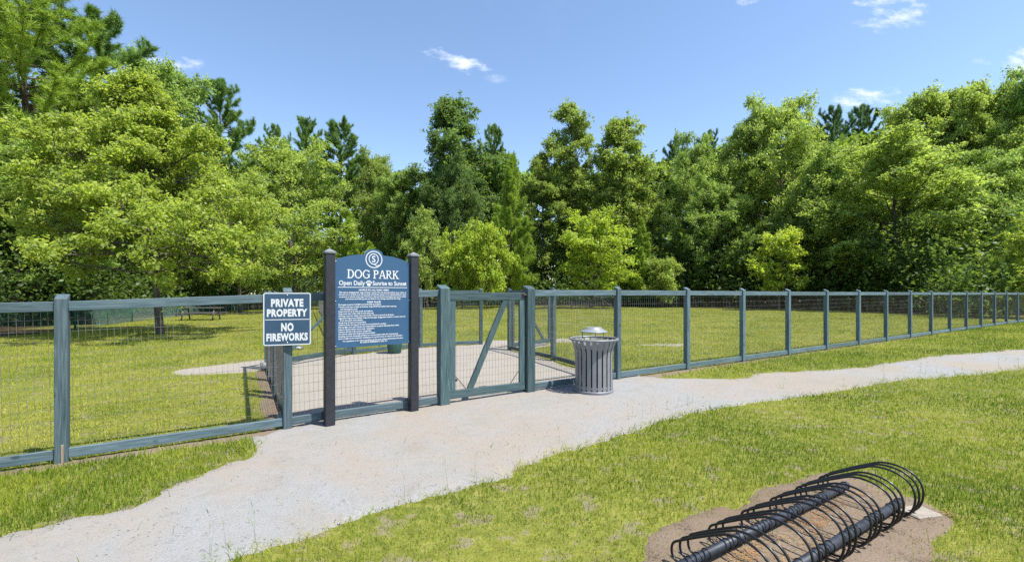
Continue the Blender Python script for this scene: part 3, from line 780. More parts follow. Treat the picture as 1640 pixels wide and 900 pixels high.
def slab_text(txt, h):
    """slab-serif capitals for the park name"""
    st = Strokes(); x = 0.0; W = 0.15*h; T = 0.085*h
    def stem(cx, l=True, r=True, top=True, bot=True):
        st.line([(cx, 0), (cx, h)], W)
        if bot: st.line([(cx-(0.17*h if l else W/2), T/2), (cx+(0.17*h if r else W/2), T/2)], T)
        if top: st.line([(cx-(0.17*h if l else W/2), h-T/2), (cx+(0.17*h if r else W/2), h-T/2)], T)
    for ch in txt:
        if ch == ' ': x += 0.34*h; continue
        if ch == 'D':
            stem(x+.17*h, r=False); st.line([(x+.17*h, h-T/2), (x+.36*h, h-T/2)]+arc(x+.36*h, h/2, .40*h, h/2-T/2, math.pi/2, -math.pi/2)+[(x+.17*h, T/2)], T*1.25)
            st.line(arc(x+.36*h, h/2, .385*h, h/2-T/2, .9, -.9), W); adv = .90
        elif ch in 'OG':
            if ch == 'O':
                st.line(arc(x+.46*h, h/2, .40*h, h/2-T*.55, 0, 2*math.pi, 40)[:-1], T*1.3, True)
                st.line(arc(x+.46*h, h/2, .39*h, h/2-T, .8, -.8), W); st.line(arc(x+.46*h, h/2, .39*h, h/2-T, math.pi-.8, math.pi+.8), W); adv = 1.0
            else:
                st.line(arc(x+.46*h, h/2, .40*h, h/2-T*.55, .75, 2*math.pi-.55, 34), T*1.3)
                st.line(arc(x+.46*h, h/2, .39*h, h/2-T, math.pi-.8, math.pi+.8), W)
                st.line([(x+.79*h, .10*h), (x+.79*h, .46*h)], W); st.line([(x+.52*h, .46*h), (x+.92*h, .46*h)], T); st.line([(x+.80*h, .72*h), (x+.80*h, .98*h)], T); adv = 1.0
        elif ch in 'PR':
            stem(x+.17*h, r=(ch == 'P')); st.line([(x+.17*h, h-T/2), (x+.36*h, h-T/2)]+arc(x+.36*h, .74*h, .26*h, .26*h-T/2, math.pi/2, -math.pi/2)+[(x+.17*h, .48*h+T/2)], T*1.25)
            st.line(arc(x+.36*h, .74*h, .25*h, .26*h-T/2, .9, -.9), W); adv = .74
            if ch == 'R':
                st.line([(x+.38*h, .50*h), (x+.66*h, T/2), (x+.84*h, T/2)], T*1.4); adv = .88
        elif ch == 'A':
            st.line([(x+.42*h, h), (x+.13*h, T)], T*1.2); st.line([(x+.46*h, h), (x+.76*h, T)], W); st.line([(x+.24*h, .33*h), (x+.64*h, .33*h)], T)
            st.line([(x-.02*h, T/2), (x+.28*h, T/2)], T); st.line([(x+.58*h, T/2), (x+.92*h, T/2)], T); adv = .92
        elif ch == 'K':
            stem(x+.17*h); st.line([(x+.22*h, .42*h), (x+.66*h, h-T/2)], T*1.2); st.line([(x+.36*h, .56*h), (x+.70*h, T/2)], W)
            st.line([(x+.52*h, h-T/2), (x+.82*h, h-T/2)], T); st.line([(x+.54*h, T/2), (x+.90*h, T/2)], T); adv = .92
        x += adv*h
    for i, v in enumerate(st.V): st.V[i] = (v[0]-x/2, v[1], v[2])
    return st.mesh('lettering')

def build_dog_sign():
    a = np.array(spot(527.5, 682)); b = np.array(spot(662.0, 658)); d = b-a; L_ = np.hypot(*d); an = math.atan2(d[1], d[0])
    g = float(gz(*a)); root = empty('park_sign', (a[0], a[1], g), an)
    tag(root, 'large blue dog park rules sign with arched top between two charcoal posts', 'sign')
    H = 1.965
    for x, hz in ((0, H), (L_, H+.015)):
        p = link('post', box_mesh(0.105, 0.105, H+.1, 0.006, 0, 'sign_post'), M['sign_post'], root, (x, 0, hz-H-.1))
        V = [(-.062, -.062, 0), (.062, -.062, 0), (.062, .062, 0), (-.062, .062, 0), (-.062, -.062, .018), (.062, -.062, .018), (.062, .062, .018), (-.062, .062, .018), (0, 0, .058)]
        me = py_mesh('post_cap', V, [(3, 2, 1, 0), (0, 1, 5, 4), (1, 2, 6, 5), (2, 3, 7, 6), (3, 0, 4, 7), (4, 5, 8), (5, 6, 8), (6, 7, 8), (7, 4, 8)])
        link('post_cap', me, M['bucket'], p, (0, 0, H+.1))
    x0, x1 = 0.055, L_-0.055; W = x1-x0; cx = (x0+x1)/2; z0 = 0.88; zs = 1.898
    # outline: level base, shoulders rising in a shallow arc, a round hump for the emblem
    P = [(x0, z0), (x1, z0), (x1, zs)]
    hump = 0.135
    right = [(x1-(x1-cx-hump)*t, zs+0.072*math.sin(t*math.pi/2)) for t in np.linspace(0.04, 1, 10)]
    zsh = zs+.072
    hum = [(cx+hump-0.028*math.sin(t*math.pi/2), zsh+0.020*(1-math.cos(t*math.pi/2))) for t in (0.4, 0.75, 1.0)]
    hx, hz_ = hum[-1]
    hum += [(cx+(hx-cx)*math.cos(t), hz_+0.052*math.sin(t)) for t in np.linspace(0.12, math.pi-0.12, 15)]
    hum += [(2*cx-x, z) for x, z in hum[2::-1]]
    P = P+right+hum+[(2*cx-x, z) for x, z in right[::-1]]+[(x0, zs)]
    n = len(P); T = 0.02
    V = [(x, -T/2, z) for x, z in P]+[(x, T/2, z) for x, z in P]
    F = [tuple(range(n)), tuple(range(2*n-1, n-1, -1))]+[(i+n, (i+1) % n+n, (i+1) % n, i) for i in range(n)]
    me = py_mesh('panel', V, F); me.materials.append(M['sign_blue']); me.materials.append(M['sign_edge'])
    for i, p in enumerate(me.polygons): p.material_index = 0 if i < 2 else 1
    pan = link('panel', me, None, root)
    yf = -T/2-0.0012
    def put(me, x, z, name='lettering', mat='white'): return link(name, me, M[mat], pan, (x, yf, z))
    # emblem: ring, a Q inside it and an S inside the Q
    ez = 1.918; st = Strokes()
    st.line(arc(0, 0, .098, .098, 0, 2*math.pi, 48)[:-1], .011, True)
    st.line(arc(-.004, .006, .056, .062, 0, 2*math.pi, 40)[:-1], .010, True)
    st.line([(-.020, -.052), (.006, -.060), (.030, -.076), (.062, -.066)], .009)
    put(st.mesh('emblem'), cx, ez, 'emblem'); put(text_mesh('S', .108, .0012), cx-.004, ez-.031, 'emblem')
    zt = 1.688
    me = slab_text('DOG PARK', .102); wd_ = max(v.co.x for v in me.vertices)-min(v.co.x for v in me.vertices)
    for v in me.vertices: v.co.x *= 0.69*W/wd_
    put(me, cx, zt)
    for body, xx, ww in (('Open Daily', x0+.05*W, .33*W), ('Sunrise to Sunset', x0+.48*W, .473*W)):
        me = text_mesh(body, .074, .0012, 'LEFT'); mx = max(v.co.x for v in me.vertices)
        for v in me.vertices: v.co.x *= ww/mx
        put(me, xx, zt-.080)
    paw = Strokes(); paw.d = 0
    paw.poly(arc(0, .016, .024, .019, 0, 2*math.pi, 16)[:-1])
    for (ax, az) in ((-.028, .040), (-.011, .054), (.011, .054), (.028, .040)): paw.poly(arc(ax, az, .0085, .0125, 0, 2*math.pi, 12)[:-1])
    put(paw.mesh('paw_print'), x0+.432*W, zt-.088, 'paw_print')
    ru = Strokes(); ru.line([(-W/2+.035, 0), (W/2-.035, 0)], .007); put(ru.mesh('rule'), cx, zt-.106, 'rule')
    def lines(rows, z, dz, size, align, bold=.0007, fit=None):
        for k, r in enumerate(rows):
            r, ww = r if isinstance(r, tuple) else (r, fit)
            me = text_mesh(r, size, bold, align)
            if ww:
                x_ = [v.co.x for v in me.vertices]; w_ = max(x_)-min(x_)
                for v in me.vertices: v.co.x *= ww*W/w_
            put(me, cx if align == 'CENTER' else x0+.042, z-k*dz)
        return z-len(rows)*dz
    lines([('NOTICE TO ALL PARK USERS', .40)], 1.541, .03, .027, 'CENTER', .0009)
    z = lines([('This park is designated for dogs and their owners. The risk assumed shall be yours. Users of', .89), ('this park do so at their own risk and shall not hold the owners or its members liable for injury', .90),
               ('to persons or animals of any type. Park hours, rules and closures are posted and may be revised', .89), ('and owners and their guests are liable for any damage caused by their dogs.', .74)], 1.514, .0252, .0225, 'CENTER')
    lines([('PARK RULES', .18)], 1.398, .03, .027, 'CENTER', .0009)
    z = lines([('Park gates must be CLOSED and LATCHED at all times.', .55), ('Owners must carry a leash at all times. Dogs MUST be leashed when entering', .76), ('   and leaving the park.', .22), ('Dogs must be up to date on all vaccinations.', .44), ('Dogs must wear collar with ID and rabies tag.', .45),
               ('All dogs must be within view and under owner\'s control at all times.', .73), ('Aggressive dogs are prohibited. Dogs showing signs of aggressive behavior must be removed', .89), ('   from the park immediately.', .29), ('Female dogs in heat are not permitted.', .35), ('Children under the age of 14 must be accompanied by an adult.', .62),
               ('Pick up after your pet. Owners are responsible for properly disposing of pet waste.', .80), ('Dispose of pet waste in the proper receptacles.', .46), ('Dispose of trash in the proper receptacles.', .42), ('No animals other than dogs shall be permitted.', .47), ('Smoking, alcoholic beverages and food are not permitted within the enclosed area.', .79), ('Park is subject to be closed for maintenance or special events, at owner\'s sole discretion.', .85)], 1.372, .0262, .0222, 'LEFT')
    z = lines([('For questions or to report problems at the park, please call Resident Services', .80)], z-.004, .03, .0212, 'CENTER')
    lines([('IN CASE OF EMERGENCY CALL 911', .36)], z+.004, .03, .025, 'CENTER', .0009)
    for sx in (x0+.012, x1-.012):
        for z in (z0+.02, 1.42, zs-.02): link('screw', lathe_mesh('screw', [(0, .004), (.005, .003), (.0065, 0)], 10), M['steel'], pan, (sx, -T/2, z), (R(90), 0, 0))
    # short blocks that tie the posts to the fence
    for x in (0, L_): link('spacer', box_mesh(0.085, 0.12, 0.085, .004, 0, 'spacer'), M['sign_post'], root, (x, .11, .06))
build_dog_sign()

def build_pp_sign():
    p = fl(-5.096); an = R(19); c = p+NV*0.062+np.array([-.005, 0]); zc = 0
    g = float(gz(*c)); W, H = .482, .585; z0 = 0.905
    root = empty('property_sign', (c[0], c[1], g), an); tag(root, 'blue private property and no fireworks sign with white border on fence post', 'sign')
    r = .022
    def rr(w, h, r): 
        P = []
        for cx, cz, a in ((w/2-r, h/2-r, 0), (-w/2+r, h/2-r, 90), (-w/2+r, -h/2+r, 180), (w/2-r, -h/2+r, 270)):
            P += [(cx+r*math.cos(R(a+t)), cz+r*math.sin(R(a+t))) for t in (0, 22.5, 45, 67.5, 90)]
        return P
    P = rr(W, H, r); n = len(P)
    V = [(x, -.003, z) for x, z in P]+[(x, .003, z) for x, z in P]
    me = py_mesh('plate', V, [tuple(range(n-1, -1, -1)), tuple(range(n, 2*n))]+[(i, (i+1) % n, (i+1) % n+n, i+n) for i in range(n)])
    bm = bmesh.new(); bm.from_mesh(me); bmesh.ops.recalc_face_normals(bm, faces=bm.faces[:]); bm.to_mesh(me); bm.free()
    zc = z0+H/2-g
    plate = link('plate', me, M['pp_blue'], root, (0, -.02, zc))
    st = Strokes(); st.line(rr(W-.016, H-.016, r-.006), .011, True); link('border', st.mesh('border'), M['white'], plate, (0, -.0042, 0))
    st = Strokes(); st.line([(-W/2+.02, 0), (W/2-.02, 0)], .008); link('divider', st.mesh('divider'), M['white'], plate, (0, -.0042, -.006))
    for body, z, sz, w_ in (('PRIVATE', .140, .112, .325), ('PROPERTY', .032, .108, .405), ('NO', -.130, .118, .125), ('FIREWORKS', -.236, .110, .415)):
        me = text_mesh(body, sz, .0056, 'CENTER', 1.0, 1.12); xs = [v.co.x for v in me.vertices]; k = w_/(max(xs)-min(xs)); zs_ = [v.co.z for v in me.vertices]; kz = (sz*.80)/(max(zs_)-min(zs_))
        for v in me.vertices: v.co.x = (v.co.x-(max(xs)+min(xs))/2)*k; v.co.z *= kz
        link('lettering', me, M['white'], plate, (0, -.0045, z))
    for z in (H/2-.03, -H/2+.03): link('bolt', lathe_mesh('bolt', [(0, .006), (.006, .004), (.008, 0)], 10), M['steel'], plate, (0, -.003, z), (R(90), 0, 0))
build_pp_sign()

# ------------------------------------------------------------------ litter bin
def build_bin():
    c = spot(951, 627); g = float(gz(*c)); root = empty('litter_bin', (c[0], c[1], g+.012), R(8))
    tag(root, 'grey slatted steel litter bin with flared rim and raised lid', 'bin')
    N = 22; zt = .775
    def rad(z): return .278+.072*max(0, (z-.52)/(zt-.52))**2.0
    zs = [.035, .2, .38, .52, .60, .66, .71, .745, .77]; hw = .029; th = .005
    V = []; F = []
    for z in zs:
        r = rad(z); w = hw*(1+.10*max(0, (z-.5)/.27))
        for (rr_, yy) in ((r, -w), (r, w), (r-th, w), (r-th, -w)): V.append((rr_-(yy*yy)/(2*r), yy, z))
    for i in range(len(zs)-1):
        for k in range(4): F.append((i*4+k, i*4+(k+1) % 4, (i+1)*4+(k+1) % 4, (i+1)*4+k))
    F += [(3, 2, 1, 0), tuple(len(V)-4+k for k in range(4))]
    me = py_mesh('slat', V, F)
    for k in range(N): link('slat', me, M['can'], root, (0, 0, 0), (0, 0, 2*math.pi*(k+.5)/N))
    ring = lambda R_, z, r: [(R_*math.cos(a), R_*math.sin(a), z) for a in np.linspace(0, 2*math.pi, 56, endpoint=False)]
    link('rim', tube_mesh('rim', ring(rad(zt)+.002, zt+.006, 0), .0155, 10, True), M['can'], root)
    b = lambda z0, z1, off: lathe_mesh('band', [(rad(z0)-off, z0), (rad(z1)-off, z1), (rad(z1)-off-.006, z1), (rad(z0)-off-.006, z0), (rad(z0)-off, z0)], 56, False)
    link('upper_band', b(.655, .708, .006), M['can'], root)
    link('lower_band', b(.06, .10, .006), M['can'], root)
    link('base_ring', lathe_mesh('base_ring', [(.255, .0), (.292, .0), (.294, .03), (.288, .038), (.255, .038)], 56, False), M['can'], root)
    link('liner', lathe_mesh('liner', [(0, .05), (.235, .05), (.245, .60), (.262, .655), (.255, .655), (.238, .60), (.225, .07), (0, .07)], 40), M['liner'], root)
    lid = link('lid', lathe_mesh('lid', [(0, .958), (.105, .958), (.116, .953), (.121, .938), (.192, .902), (.206, .895), (.208, .885), (.200, .881), (.11, .918), (0, .92)], 48), M['can_lid'], root)
    for k in range(3):
        a = R(20+120*k); x, y = math.cos(a), math.sin(a)
        link('lid_support', tube_mesh('lid_support', [(x*.31, y*.31, .745), (x*.23, y*.23, .75), (x*.185, y*.185, .78), (x*.185, y*.185, .892)], .0055, 6), M['can'], root)
build_bin()

# ------------------------------------------------------------------ bicycle rack
def build_rack():
    o = np.array([2.61, 3.071]); root = empty('bike_rack', (o[0], o[1], float(gz(*o))+.010), 0.561)
    tag(root, 'low black bike rack of curved tube loops on two heavy pipes', 'bike rack')
    # local x runs along the rails (negative towards the camera), local y = across, away from the path side
    LN = 2.06
    for y in (0.0, .319):
        link('rail', tube_mesh('rail', [(.03, y, .048), (-LN, y, .048)], .0265, 16), M['rack_rail'], root)
    prof = [(.035, .012), (-.03, .010), (-.072, .024), (-.105, .062), (-.124, .118), (-.126, .178), (-.108, .232), (-.068, .272), (-.015, .292), (.045, .298), (.105, .288), (.17, .256), (.25, .212), (.33, .164), (.385, .130), (.416, .108), (.430, .082), (.431, .050), (.420, .024), (.39, .012), (.325, .012)]
    pr = catmull([(p[0], p[1]) for p in prof], 4, closed=False)
    lp = tube_mesh('loop', [(0, p[0], p[1]) for p in pr],   .0068, 8); lp.materials.append(M['rack'])
    band = tube_mesh('clamp', [(0, .029*math.cos(a), .029*math.sin(a)) for a in np.linspace(0, 2*math.pi, 18, endpoint=False)], .003, 6, True); band.materials.append(M['rack'])
    for k in range(6):
        for j in range(3):
            x = -k*.328-j*.070
            L_ = link('loop', lp, None, root, (x, 0, 0))
            for y in (0.0, .319): link('clamp', band, None, L_, (0, y, .048))
    p = spot(1471, 824); me = box_mesh(.20, .15, .05, .008, 0, 'footing')
    tag(link('concrete_footing', me, M['concrete'], None, (p[0], p[1], float(gz(*p))-.022), (0, 0, R(12))), 'pale concrete footing set in dirt at the end of the bike rack', 'footing')
build_rack()

def build_straw():
    rng = np.random.default_rng(31); V = []; o = np.array([2.61, 3.071])
    cl = []
    for k in range(150):
        u = -rng.uniform(-.2, 2.2); w = np.clip(rng.normal(.21, .05), .05, .29) if k < 40 else rng.uniform(-.45, .62); cl.append((o+DV*u-NV*w, rng.uniform(.02, .05), rng.integers(10, 42)))
    T = []
    for c, sp, m in cl:
        orange = len(T) < 3*1100; t = rng.uniform(.3, 1) if orange else rng.uniform(-1, -.2)
        for _ in range(m):
            p = c+rng.normal(0, sp, 2); a = rng.uniform(0, 6.28); l = rng.uniform(.015, .05); z = float(gz(*p))+.016+rng.uniform(0, .008)
            d = np.array([math.cos(a), math.sin(a), rng.uniform(-.05, .35)])*l; s_ = np.array([-math.sin(a), math.cos(a), 0])*.0016
            b = np.array([p[0], p[1], z]); V += [b-s_, b+s_, b+d]; T += [t]*3
    F = np.arange(len(V)).reshape(-1, 3)
    s = NT('pine straw'); at = s.n('Attribute', attribute_name='tint')
    m = s.base(s.ramp(at.outputs['Fac'], [(0.0, (0.15, 0.11, 0.075)), (0.12, (0.20, 0.10, 0.04)), (0.6, (0.36, 0.17, 0.05)), (1, (0.42, 0.27, 0.09))]), .8, 0, .2)
    tag(link('pine_straw', np_mesh('pine_straw', V, F, 3, {'tint': T}), m), 'orange dry pine needles scattered under the bike rack', 'pine straw', kind='stuff')
build_straw()

# ------------------------------------------------------------------ small things on the lawn
def picnic_table(px, py, rz, label, L_=2.3):
    c = spot(px, py); root = empty('picnic_table', (c[0], c[1], float(gz(*c))), rz); tag(root, label, 'picnic table', 'picnic tables on the lawn')
    for k in range(5): link('top_board', box_mesh(L_, .135, .04, .004, 0, 'board'), M['table'], root, (0, (k-2)*.145, .72))
    for s_ in (-1, 1):
        for k in range(2): link('seat_board', box_mesh(L_, .13, .04, .004, 0, 'board'), M['table'], root, (0, s_*(.64+k*.14), .42))
    for sx in (-1, 1):
        x = sx*(L_/2-.3)
        for s_ in (-1, 1): link('leg', tube_mesh('leg', [(x, s_*.24, .715), (x, s_*.46, 0)], .04, 6), M['table'], root)
        link('seat_bearer', box_mesh(.06, 1.5, .07, .004, 0, 'bearer'), M['table'], root, (x, 0, .345))
        link('top_bearer', box_mesh(.06, .68, .06, .004, 0, 'bearer'), M['table'], root, (x, 0, .655))
picnic_table(322, 512.5, R(8), 'dark picnic table under the trees on the left lawn')
picnic_table(930, 493.6, R(-4), 'distant dark picnic table on the far lawn behind the litter bin')
def small_things():
    c = spot(974, 494.5); root = empty('dog_ramp', (c[0], c[1], float(gz(*c))), R(5)); tag(root, 'dark slanting ramp beside the distant picnic table', 'dog ramp')
    V = [(-.75, -.22, .95), (.75, -.22, .02), (.75, .22, .02), (-.75, .22, .95)]; V += [(x, y, z-.07) for x, y, z in V]
    link('ramp_board', py_mesh('ramp_board', V, [(0, 1, 2, 3), (7, 6, 5, 4), (0, 4, 5, 1), (1, 5, 6, 2), (2, 6, 7, 3), (3, 7, 4, 0)]), M['table'], root)
    for y in (-.18, .18): link('leg', tube_mesh('leg', [(-.6, y, .82), (-.45, y, 0)], .035, 6), M['table'], root)
    c = spot(632, 566); root = empty('park_bin', (c[0], c[1], float(gz(*c)))); tag(root, 'dark green plastic bin standing inside the pen below the dog park sign', 'bin')
    link('body', lathe_mesh('body', [(0, 0), (.155, 0), (.165, .03), (.215, .62), (.205, .62), (.15, .05), (0, .05)], 28), M['bin_green'], root)
    link('rim', lathe_mesh('rim', [(.212, .60), (.232, .605), (.232, .64), (.205, .64)], 28), M['bin_green'], root)
    c = spot(479, 560); root = empty('water_bowl', (c[0], c[1], float(gz(*c)))); tag(root, 'shiny steel dog water bowl on the grass behind the pen', 'bowl')
    link('bowl_body', lathe_mesh('bowl_body', [(0, .012), (.075, .012), (.10, .07), (.112, .075), (.115, .07), (.125, 0), (0, 0)], 28), M['steel'], root)
    c = spot(423, 594); root = empty('bucket', (c[0], c[1], float(gz(*c)))); tag(root, 'small grey plastic bucket beside the left pen fence', 'bucket')
    link('body', lathe_mesh('body', [(0, 0), (.06, 0), (.075, .17), (.068, .17), (.055, .015), (0, .015)], 20), M['bucket'], root)
    link('handle', tube_mesh('handle', [(.074*math.cos(a), 0, .165+.05*math.sin(a)) for a in np.linspace(0, math.pi, 9)], .004, 5), M['steel'], root)
    # crumpled bag tied to the fence
    bm = bmesh.new(); bmesh.ops.create_icosphere(bm, subdivisions=3, radius=1)
    rr_ = random.Random(4)
    for v in bm.verts:
        n = v.co.copy(); k = .75+.5*vnoise(np.array([n.x*3+9]), np.array([n.z*3+n.y*2+5]), 3)[0]; v.co = Vector((n.x*.045*k, n.y*.04*k, n.z*.085*k*(1.15 if n.z < 0 else .8)))
    me = bpy.data.meshes.new('bag'); bm.to_mesh(me); bm.free()
    tag(link('plastic_bag', me, M['plastic_white'], None, (-4.02, 7.45, 1.12)), 'crumpled white plastic bag hanging at the left edge of the private property sign', 'bag')
small_things()

# ------------------------------------------------------------------ trees
UP = np.array([0, 0, 1.0])
def norm(v): return v/np.maximum(np.linalg.norm(v, axis=-1, keepdims=True), 1e-9)

class Wood:
    def __init__(s): s.V = []; s.F = []
    def limb(s, pts, r0, r1, sides=6):
        pts = np.asarray(pts); n = len(pts); o = len(s.V); t = norm(np.gradient(pts, axis=0))
        ref = np.array([1.0, 0, 0]) if abs(t[0][2]) > .8 else UP
        for i in range(n):
            x = norm(np.cross(t[i], ref)); y = np.cross(t[i], x); r = r0+(r1-r0)*(i/(n-1))**.8
            for k in range(sides):
                a = 2*math.pi*k/sides; s.V.append(pts[i]+(x*math.cos(a)+y*math.sin(a))*r)
        for i in range(n-1):
            for k in range(sides): s.F.append((o+i*sides+k, o+i*sides+(k+1) % sides, o+(i+1)*sides+(k+1) % sides, o+(i+1)*sides+k))
    def mesh(s, name, mat):
        me = np_mesh(name, np.array(s.V), np.array(s.F), 4, smooth=True); me.materials.append(mat); return me

def bend(rng, p, d, ln, n, wob, up):
    pts = [p]; d = d.copy()
    for _ in range(n):
        d = norm(d+rng.normal(0, wob, 3)+UP*up); p = p+d*ln/n; pts.append(p)
    return np.array(pts)

def leaf_quads(rng, C, tint, size, up=0.6, asp=0.62, outward=None):
    n = len(C); nn = rng.normal(0, 1, (n, 3))+UP*up
    if outward is not None: nn = nn+outward*0.5
    nn = norm(nn); t = norm(np.cross(nn, rng.normal(0, 1, (n, 3)))); b = np.cross(nn, t)
    L_ = (size*(0.7+0.6*rng.random(n)))[:, None]; W = L_*asp
    drop = nn*L_*0.12
    V = np.stack([C-t*L_/2-drop, C+b*W/2+drop*.4, C+t*L_/2-drop, C-b*W/2+drop*.4], 1).reshape(-1, 3)
    return V, np.repeat(tint, 4)

PROF = {
    'round': lambda t: math.sqrt(max(0, 1-(2*t-0.9)**2*0.85)),
    'oval': lambda t: max(0.12, math.sin(math.pi*min(1, max(0, t*0.93+.07)))**0.6),
    'cone': lambda t: max(.05, (1-t)**0.8),
    'spread': lambda t: max(.10, (1-t)**.86),
    'spire': lambda t: (.55+1.5*t) if t < .3 else (1-(t-.3)/.7)**.75*.9+.10,
    'column': lambda t: 0.75+.25*math.sin(t*9)-.35*max(0, t-.8)*3,
}
def broadleaf(name, seed, H, Rc, base, shape, nl, leaves, size, spread, trunk_r, steep=0.35, lean=0.0, sub=6, droop=0.0, flat=.6, rise=.75, jit=(.66, 1.15)):
    """returns (trunk mesh, crown mesh) with the foot of the trunk at the origin"""
    rng = np.random.default_rng(seed); W = Wood()
    tp = bend(rng, np.array([0, 0, -.2]), norm(np.array([lean, 0, 1.0])), H*.93, 10, .035, .06); W.limb(tp, trunk_r, trunk_r*.12, 8)
    puffs = []
    def at(z):
        i = np.clip((z+.2)/(H*.93)*10, 0, 9.999); k = int(i); return tp[k]+(tp[k+1]-tp[k])*(i-k)
    for i in range(nl):
        t = (i+rng.random()*.8)/nl; z = base+(H*.9-base)*t; r = Rc*PROF[shape](t)*rng.uniform(*jit)
        az = i*2.39996+rng.normal(0, .35); st = steep+rise*t*t
        d = norm(np.array([math.cos(az), math.sin(az), st-droop*(1-t)])); ln = r*math.sqrt(1+st*st*.5)
        lp = bend(rng, at(z), d, ln, 6, .10, .03-droop*.07); W.limb(lp, trunk_r*(.36-.2*t), .012, 5)
        m = max(2, int(sub*(.35+.65*r/Rc)))
        ax = norm(lp[-1]-lp[0])
        for j in range(m):
            f = .35+.65*(j+rng.random())/m; k = min(5, int(f*6)); q = lp[k]+(lp[k+1]-lp[k])*(f*6-k)
            sd = norm(rng.normal(0, 1, 3)*np.array([1, 1, .5])+ax*.7+UP*.15); sl = r*rng.uniform(.18, .38)*(1.15-.5*f)+.2
            bp = bend(rng, q, sd, sl, 3, .15, .03); W.limb(bp, trunk_r*.08+.008, .006, 3)
            puffs.append((*bp[3], rng.uniform(.65, 1.3), rng.random()))
        puffs.append((*lp[-1], rng.uniform(.7, 1.2), rng.random()))
    for k in range(4): puffs.append((*(tp[-1]+rng.normal(0, spread*.5, 3)-UP*spread*.5*k), .8, rng.random()))
    A = np.array(puffs); n = leaves; pr = A[:, 3]**2; idx = rng.choice(len(A), n, p=pr/pr.sum())
    # leaves sit along short twigs that fan out from each branch end
    NT_ = 11; tw = norm(rng.normal(0, 1, (len(A), NT_, 3))*np.array([1, 1, .75])+UP*.22); tl = rng.uniform(.55, 1.45, (len(A), NT_)); tt_ = rng.random((len(A), NT_))
    ti = rng.integers(0, NT_, n); dr = tw[idx, ti]; rad = (.12+.88*rng.random(n)**.75)*spread*A[idx, 3]*tl[idx, ti]*1.12
    off = dr*rad[:, None]*np.array([1, 1, flat])+rng.normal(0, 1, (n, 3))*spread*.17-UP*(rad[:, None]**2)*.10
    C = A[idx, :3]+off; dr = norm(dr+rng.normal(0, .35, (n, 3)))
    tint = np.clip(.5+.34*(A[idx, 4]-.5)+.22*(tt_[idx, ti]-.5)+rng.normal(0, .16, n), 0, 1)
    k = C[:, 2] > .2; C = C[k]; dr = dr[k]; tint = tint[k]
    V, T = leaf_quads(rng, C, tint, size*rng.uniform(.6, 1.25, len(C)), 1.0, outward=dr*1.3)
    F = np.arange(len(V)).reshape(-1, 4); me = np_mesh('crown', V, F, 4, {'tint': T}); me.materials.append(M['leaf'])
    return W.mesh('trunk', M['bark']), me

def pine(name, seed, H, Rc, base, nl, shape, trunk_r, needles=26, nlen=.26, nw=.022, sub=7, tuft=.0):
    rng = np.random.default_rng(seed); W = Wood()
    tp = bend(rng, np.array([0, 0, -.2]), UP.copy(), H*.97, 10, .018, .08); W.limb(tp, trunk_r, trunk_r*.1, 8)
    A = []; D = []; CT = []
    def at(z):
        i = np.clip((z+.2)/(H*.97)*10, 0, 9.999); k = int(i); return tp[k]+(tp[k+1]-tp[k])*(i-k)
    for i in range(nl):
        t = (i+rng.random())/nl; z = base+(H*.96-base)*t; r = Rc*PROF[shape](t)*rng.uniform(.6, 1.15); az = i*2.39996+rng.normal(0, .5)
        d = norm(np.array([math.cos(az), math.sin(az), .05+.7*t*t+rng.normal(0, .12)])); lp = bend(rng, at(z), d, r, 6, .09, .10); W.limb(lp, trunk_r*(.26-.17*t), .012, 5)
        m = max(4, int(sub*r/Rc+2)); ct = rng.random()
        for j in range(m):
            f = .25+.75*(j+rng.random())/m; k = min(5, int(f*6)); q = lp[k]+(lp[k+1]-lp[k])*(f*6-k)
            ax = norm(lp[-1]-lp[0]); sd = norm(rng.normal(0, 1, 3)*np.array([1, 1, .4])+ax*.8+UP*.35); sl = rng.uniform(.25, .75)*(.4+.6*r/Rc)
            bp = bend(rng, q, sd, sl, 2, .1, .12); W.limb(bp, .016, .007, 3)
            for a, dd in ((bp[2], sd), (bp[1], sd), ((bp[1]+bp[2])/2, sd), (q, ax)): A.append(a); D.append(norm(dd+UP*.5)); CT.append(.6*ct+.4*rng.random())
        A.append(lp[-1]); D.append(norm(ax+UP*.6)); CT.append(ct)
    A.append(tp[-1]); D.append(UP); CT.append(.7)
    A = np.array(A); D = np.array(D); CT = np.array(CT); n = len(A)*needles; idx = np.repeat(np.arange(len(A)), needles)
    dr = norm(D[idx]*.75+rng.normal(0, .75, (n, 3))); p = A[idx]+rng.normal(0, .035, (n, 3))-D[idx]*rng.random((n, 1))*.14
    ln = nlen*rng.uniform(.7, 1.2, (n, 1)); s_ = norm(np.cross(dr, rng.normal(0, 1, (n, 3))))*nw/2
    V = np.stack([p-s_, p+s_, p+dr*ln], 1).reshape(-1, 3); tint = np.clip(.5+.5*(CT[idx]-.5)+rng.normal(0, .14, n), 0, 1)
    me = np_mesh('crown', V, np.arange(3*n).reshape(-1, 3), 3, {'tint': np.repeat(tint, 3)}); me.materials.append(M['needle'])
    return W.mesh('trunk', M['bark_pine']), me

